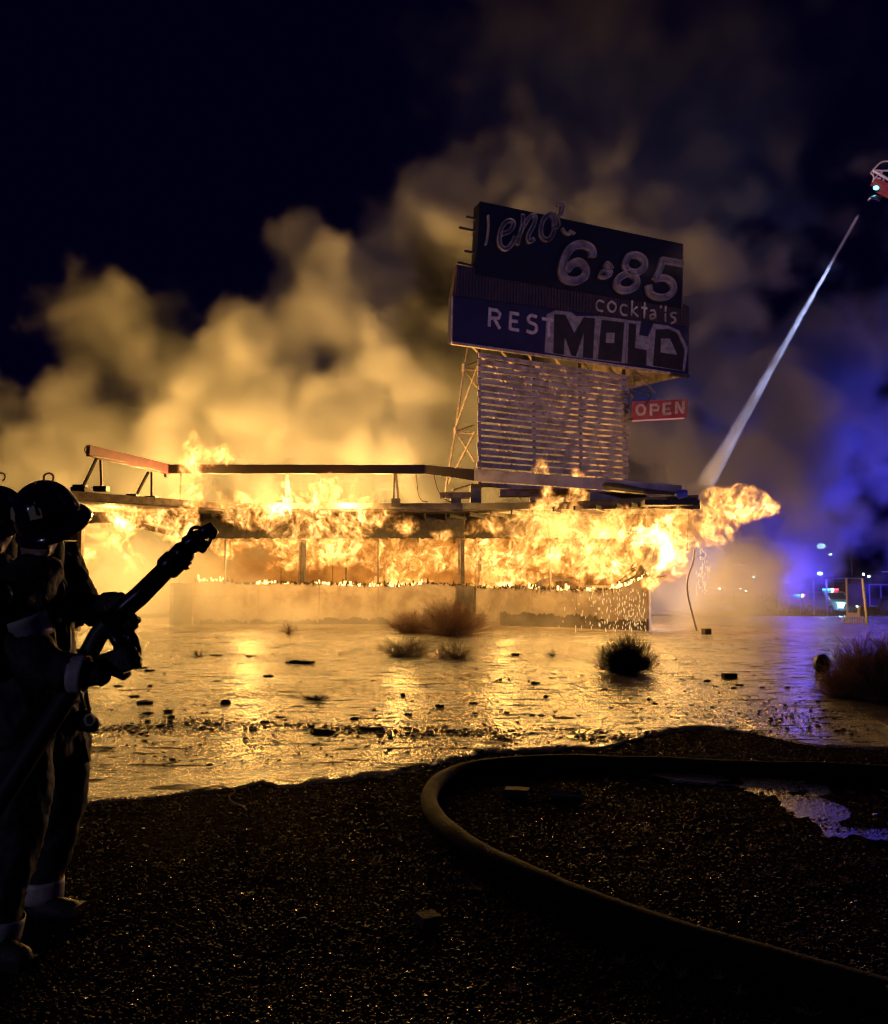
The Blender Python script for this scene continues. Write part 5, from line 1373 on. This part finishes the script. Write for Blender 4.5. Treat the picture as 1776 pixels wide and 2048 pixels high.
ntube([(800, 1190), (850, 1300), (866, 1420)], [.040, .030, .032], 'pistol_grip'); ntube([(900, 1210), (930, 1260), (960, 1340), (965, 1385)], [.022, .026, .024, .020], 'shutoff_lever')
m = MB(); m.ell(NP(882, 1245, 3.46), .007, 8, 6); m.build('bolt', M['chrome'], nz)
hpts = [NP(790, 1130, 3.56), NP(700, 1230, 3.55), NP(600, 1420, 3.52), at(128, 1400, 3.46), at(70, 1490, 3.38), at(-6, 1608, 3.28), at(-110, 1760, 3.15)]
o = soft_hose(smooth_path(hpts, 8), .044, .040, M['hose_dark'] if 'hose_dark' in M else M['rubber'], 'attack_hose')
tag(o, 'dark hose running down from the nozzle past the front firefighter', 'fire hose')
# ================================================================= flames, steam (volumes last)
FL = [fb(230, 1045, 85, 48, 26.8, 1.25), fb(182, 1110, 20, 90, 26.4, .8), fb(256, 1105, 22, 70, 26.6, .85), fb(215, 1080, 50, 40, 26.6, .7),
      fb(386, 950, 34, 110, 28.0, 1.2), fb(368, 1040, 46, 80, 27.8, 1.25), fb(350, 1072, 34, 26, 27.6, 1.1), fb(412, 912, 70, 26, 28.1, .8), fb(300, 1030, 110, 34, 27.8, .75),
      fb(480, 1020, 90, 54, 28.2, .95), fb(570, 1015, 110, 60, 28.1, 1.25), fb(680, 1005, 90, 62, 28.1, 1.25), fb(640, 1060, 110, 40, 28.1, 1.0), fb(720, 1030, 90, 45, 28.1, .7),
      fb(790, 1052, 70, 26, 28.3, .45), fb(880, 1056, 70, 16, 28.3, .32), fb(975, 1056, 60, 24, 28.0, .45),
      fb(1080, 1050, 100, 52, 27.2, 1.05), fb(1085, 985, 26, 66, 27.2, .8), fb(1155, 990, 24, 60, 26.8, .8), fb(1120, 1010, 80, 30, 27, .7), fb(1190, 1060, 120, 56, 26.4, 1.1), fb(1120, 1110, 130, 50, 27.0, .6), fb(1230, 1120, 80, 50, 26.2, .7),
      fb(1300, 1060, 110, 56, 25.6, 1.25), fb(1330, 1110, 64, 62, 25.4, 1.2), fb(1310, 1150, 34, 36, 25.4, 1.0), fb(1400, 1045, 96, 60, 25.2, 1.3, .5), fb(1455, 1015, 74, 46, 25.2, 1.15, .5), fb(1508, 1008, 52, 38, 25.2, 1.0, .45)]
flames = gn_volume('flames', (-12.6, 24.4, 0.6), (11.6, 29.6, 6.8), 0.036, flame_field(FL), flame_mat)
tag(flames, 'bright yellow flames rolling out under the roof edge of the restaurant', 'flames', kind='stuff')
FI = [fb(450, 1092, 100, 26, 31.2, .6), fb(560, 1090, 100, 30, 31.0, .75), fb(680, 1102, 100, 44, 31.0, .9), fb(610, 1120, 110, 36, 31.2, .55), fb(820, 1110, 130, 56, 31.4, .8), fb(800, 1162, 90, 26, 30.8, 1.1), fb(1000, 1110, 130, 56, 30.8, .85), fb(1030, 1160, 110, 24, 30.2, 1.25),
      fb(1150, 1110, 110, 56, 29.6, .95), fb(1230, 1135, 70, 50, 28.6, 1.2)]
inner = gn_volume('flames', (-8.6, 28.0, 1.2), (8.0, 32.4, 3.6), 0.038, flame_field(FI, 3.3), flame_mat)
tag(inner, 'orange flames filling the window openings inside the building', 'flames', kind='stuff')

def steam_field(nt, pos):
    sx = nt.nodes.new('ShaderNodeSeparateXYZ'); nt.links.new(pos.s, sx.inputs[0]); x, y, z = E(nt, sx.outputs[0]), E(nt, sx.outputs[1]), E(nt, sx.outputs[2])
    wob = noise_n(nt, pos, .5, 2, .5, color=True)
    p2 = vmath(nt, 'ADD', pos, vmath(nt, 'SCALE', vmath(nt, 'SUBTRACT', wob, (.5, .5, .5)), scale=1.6))
    n = noise_n(nt, vmath(nt, 'MULTIPLY', p2, (1, 1, .8)), .75, 4, .55)
    low = (z * -1.0).ramp(-1.1, -.05)
    B = [(( -9.6, 28.0, .9), (4.6, 3.2, 2.2), .95), ((-5.2, 27.4, .2), (5.5, 3.3, 1.0), .6), ((9.5, 28.0, .8), (4.5, 3.6, 2.3), .8), ((11.0, 28.6, .5), (3.6, 3.6, 1.6), .6), ((1.5, 28, .2), (9, 3.5, .6), .3)]
    d = blob_field(nt, p2, B, .2)
    edge = (y - 22.0).ramp(0, 3.0)
    return ((d + (n - .52) * 1.1).ramp(0.0, .9) + low * n.ramp(.40, .75) * .16) * edge
steam = gn_volume('steam', (-16, 21.8, 0.02), (20, 32.5, 3.4), .13, steam_field, smoke_material('steam', .40, (.88, .86, .84), .2))
tag(steam, 'thin steam drifting low over the wet ground along the front of the building', 'steam', kind='stuff')
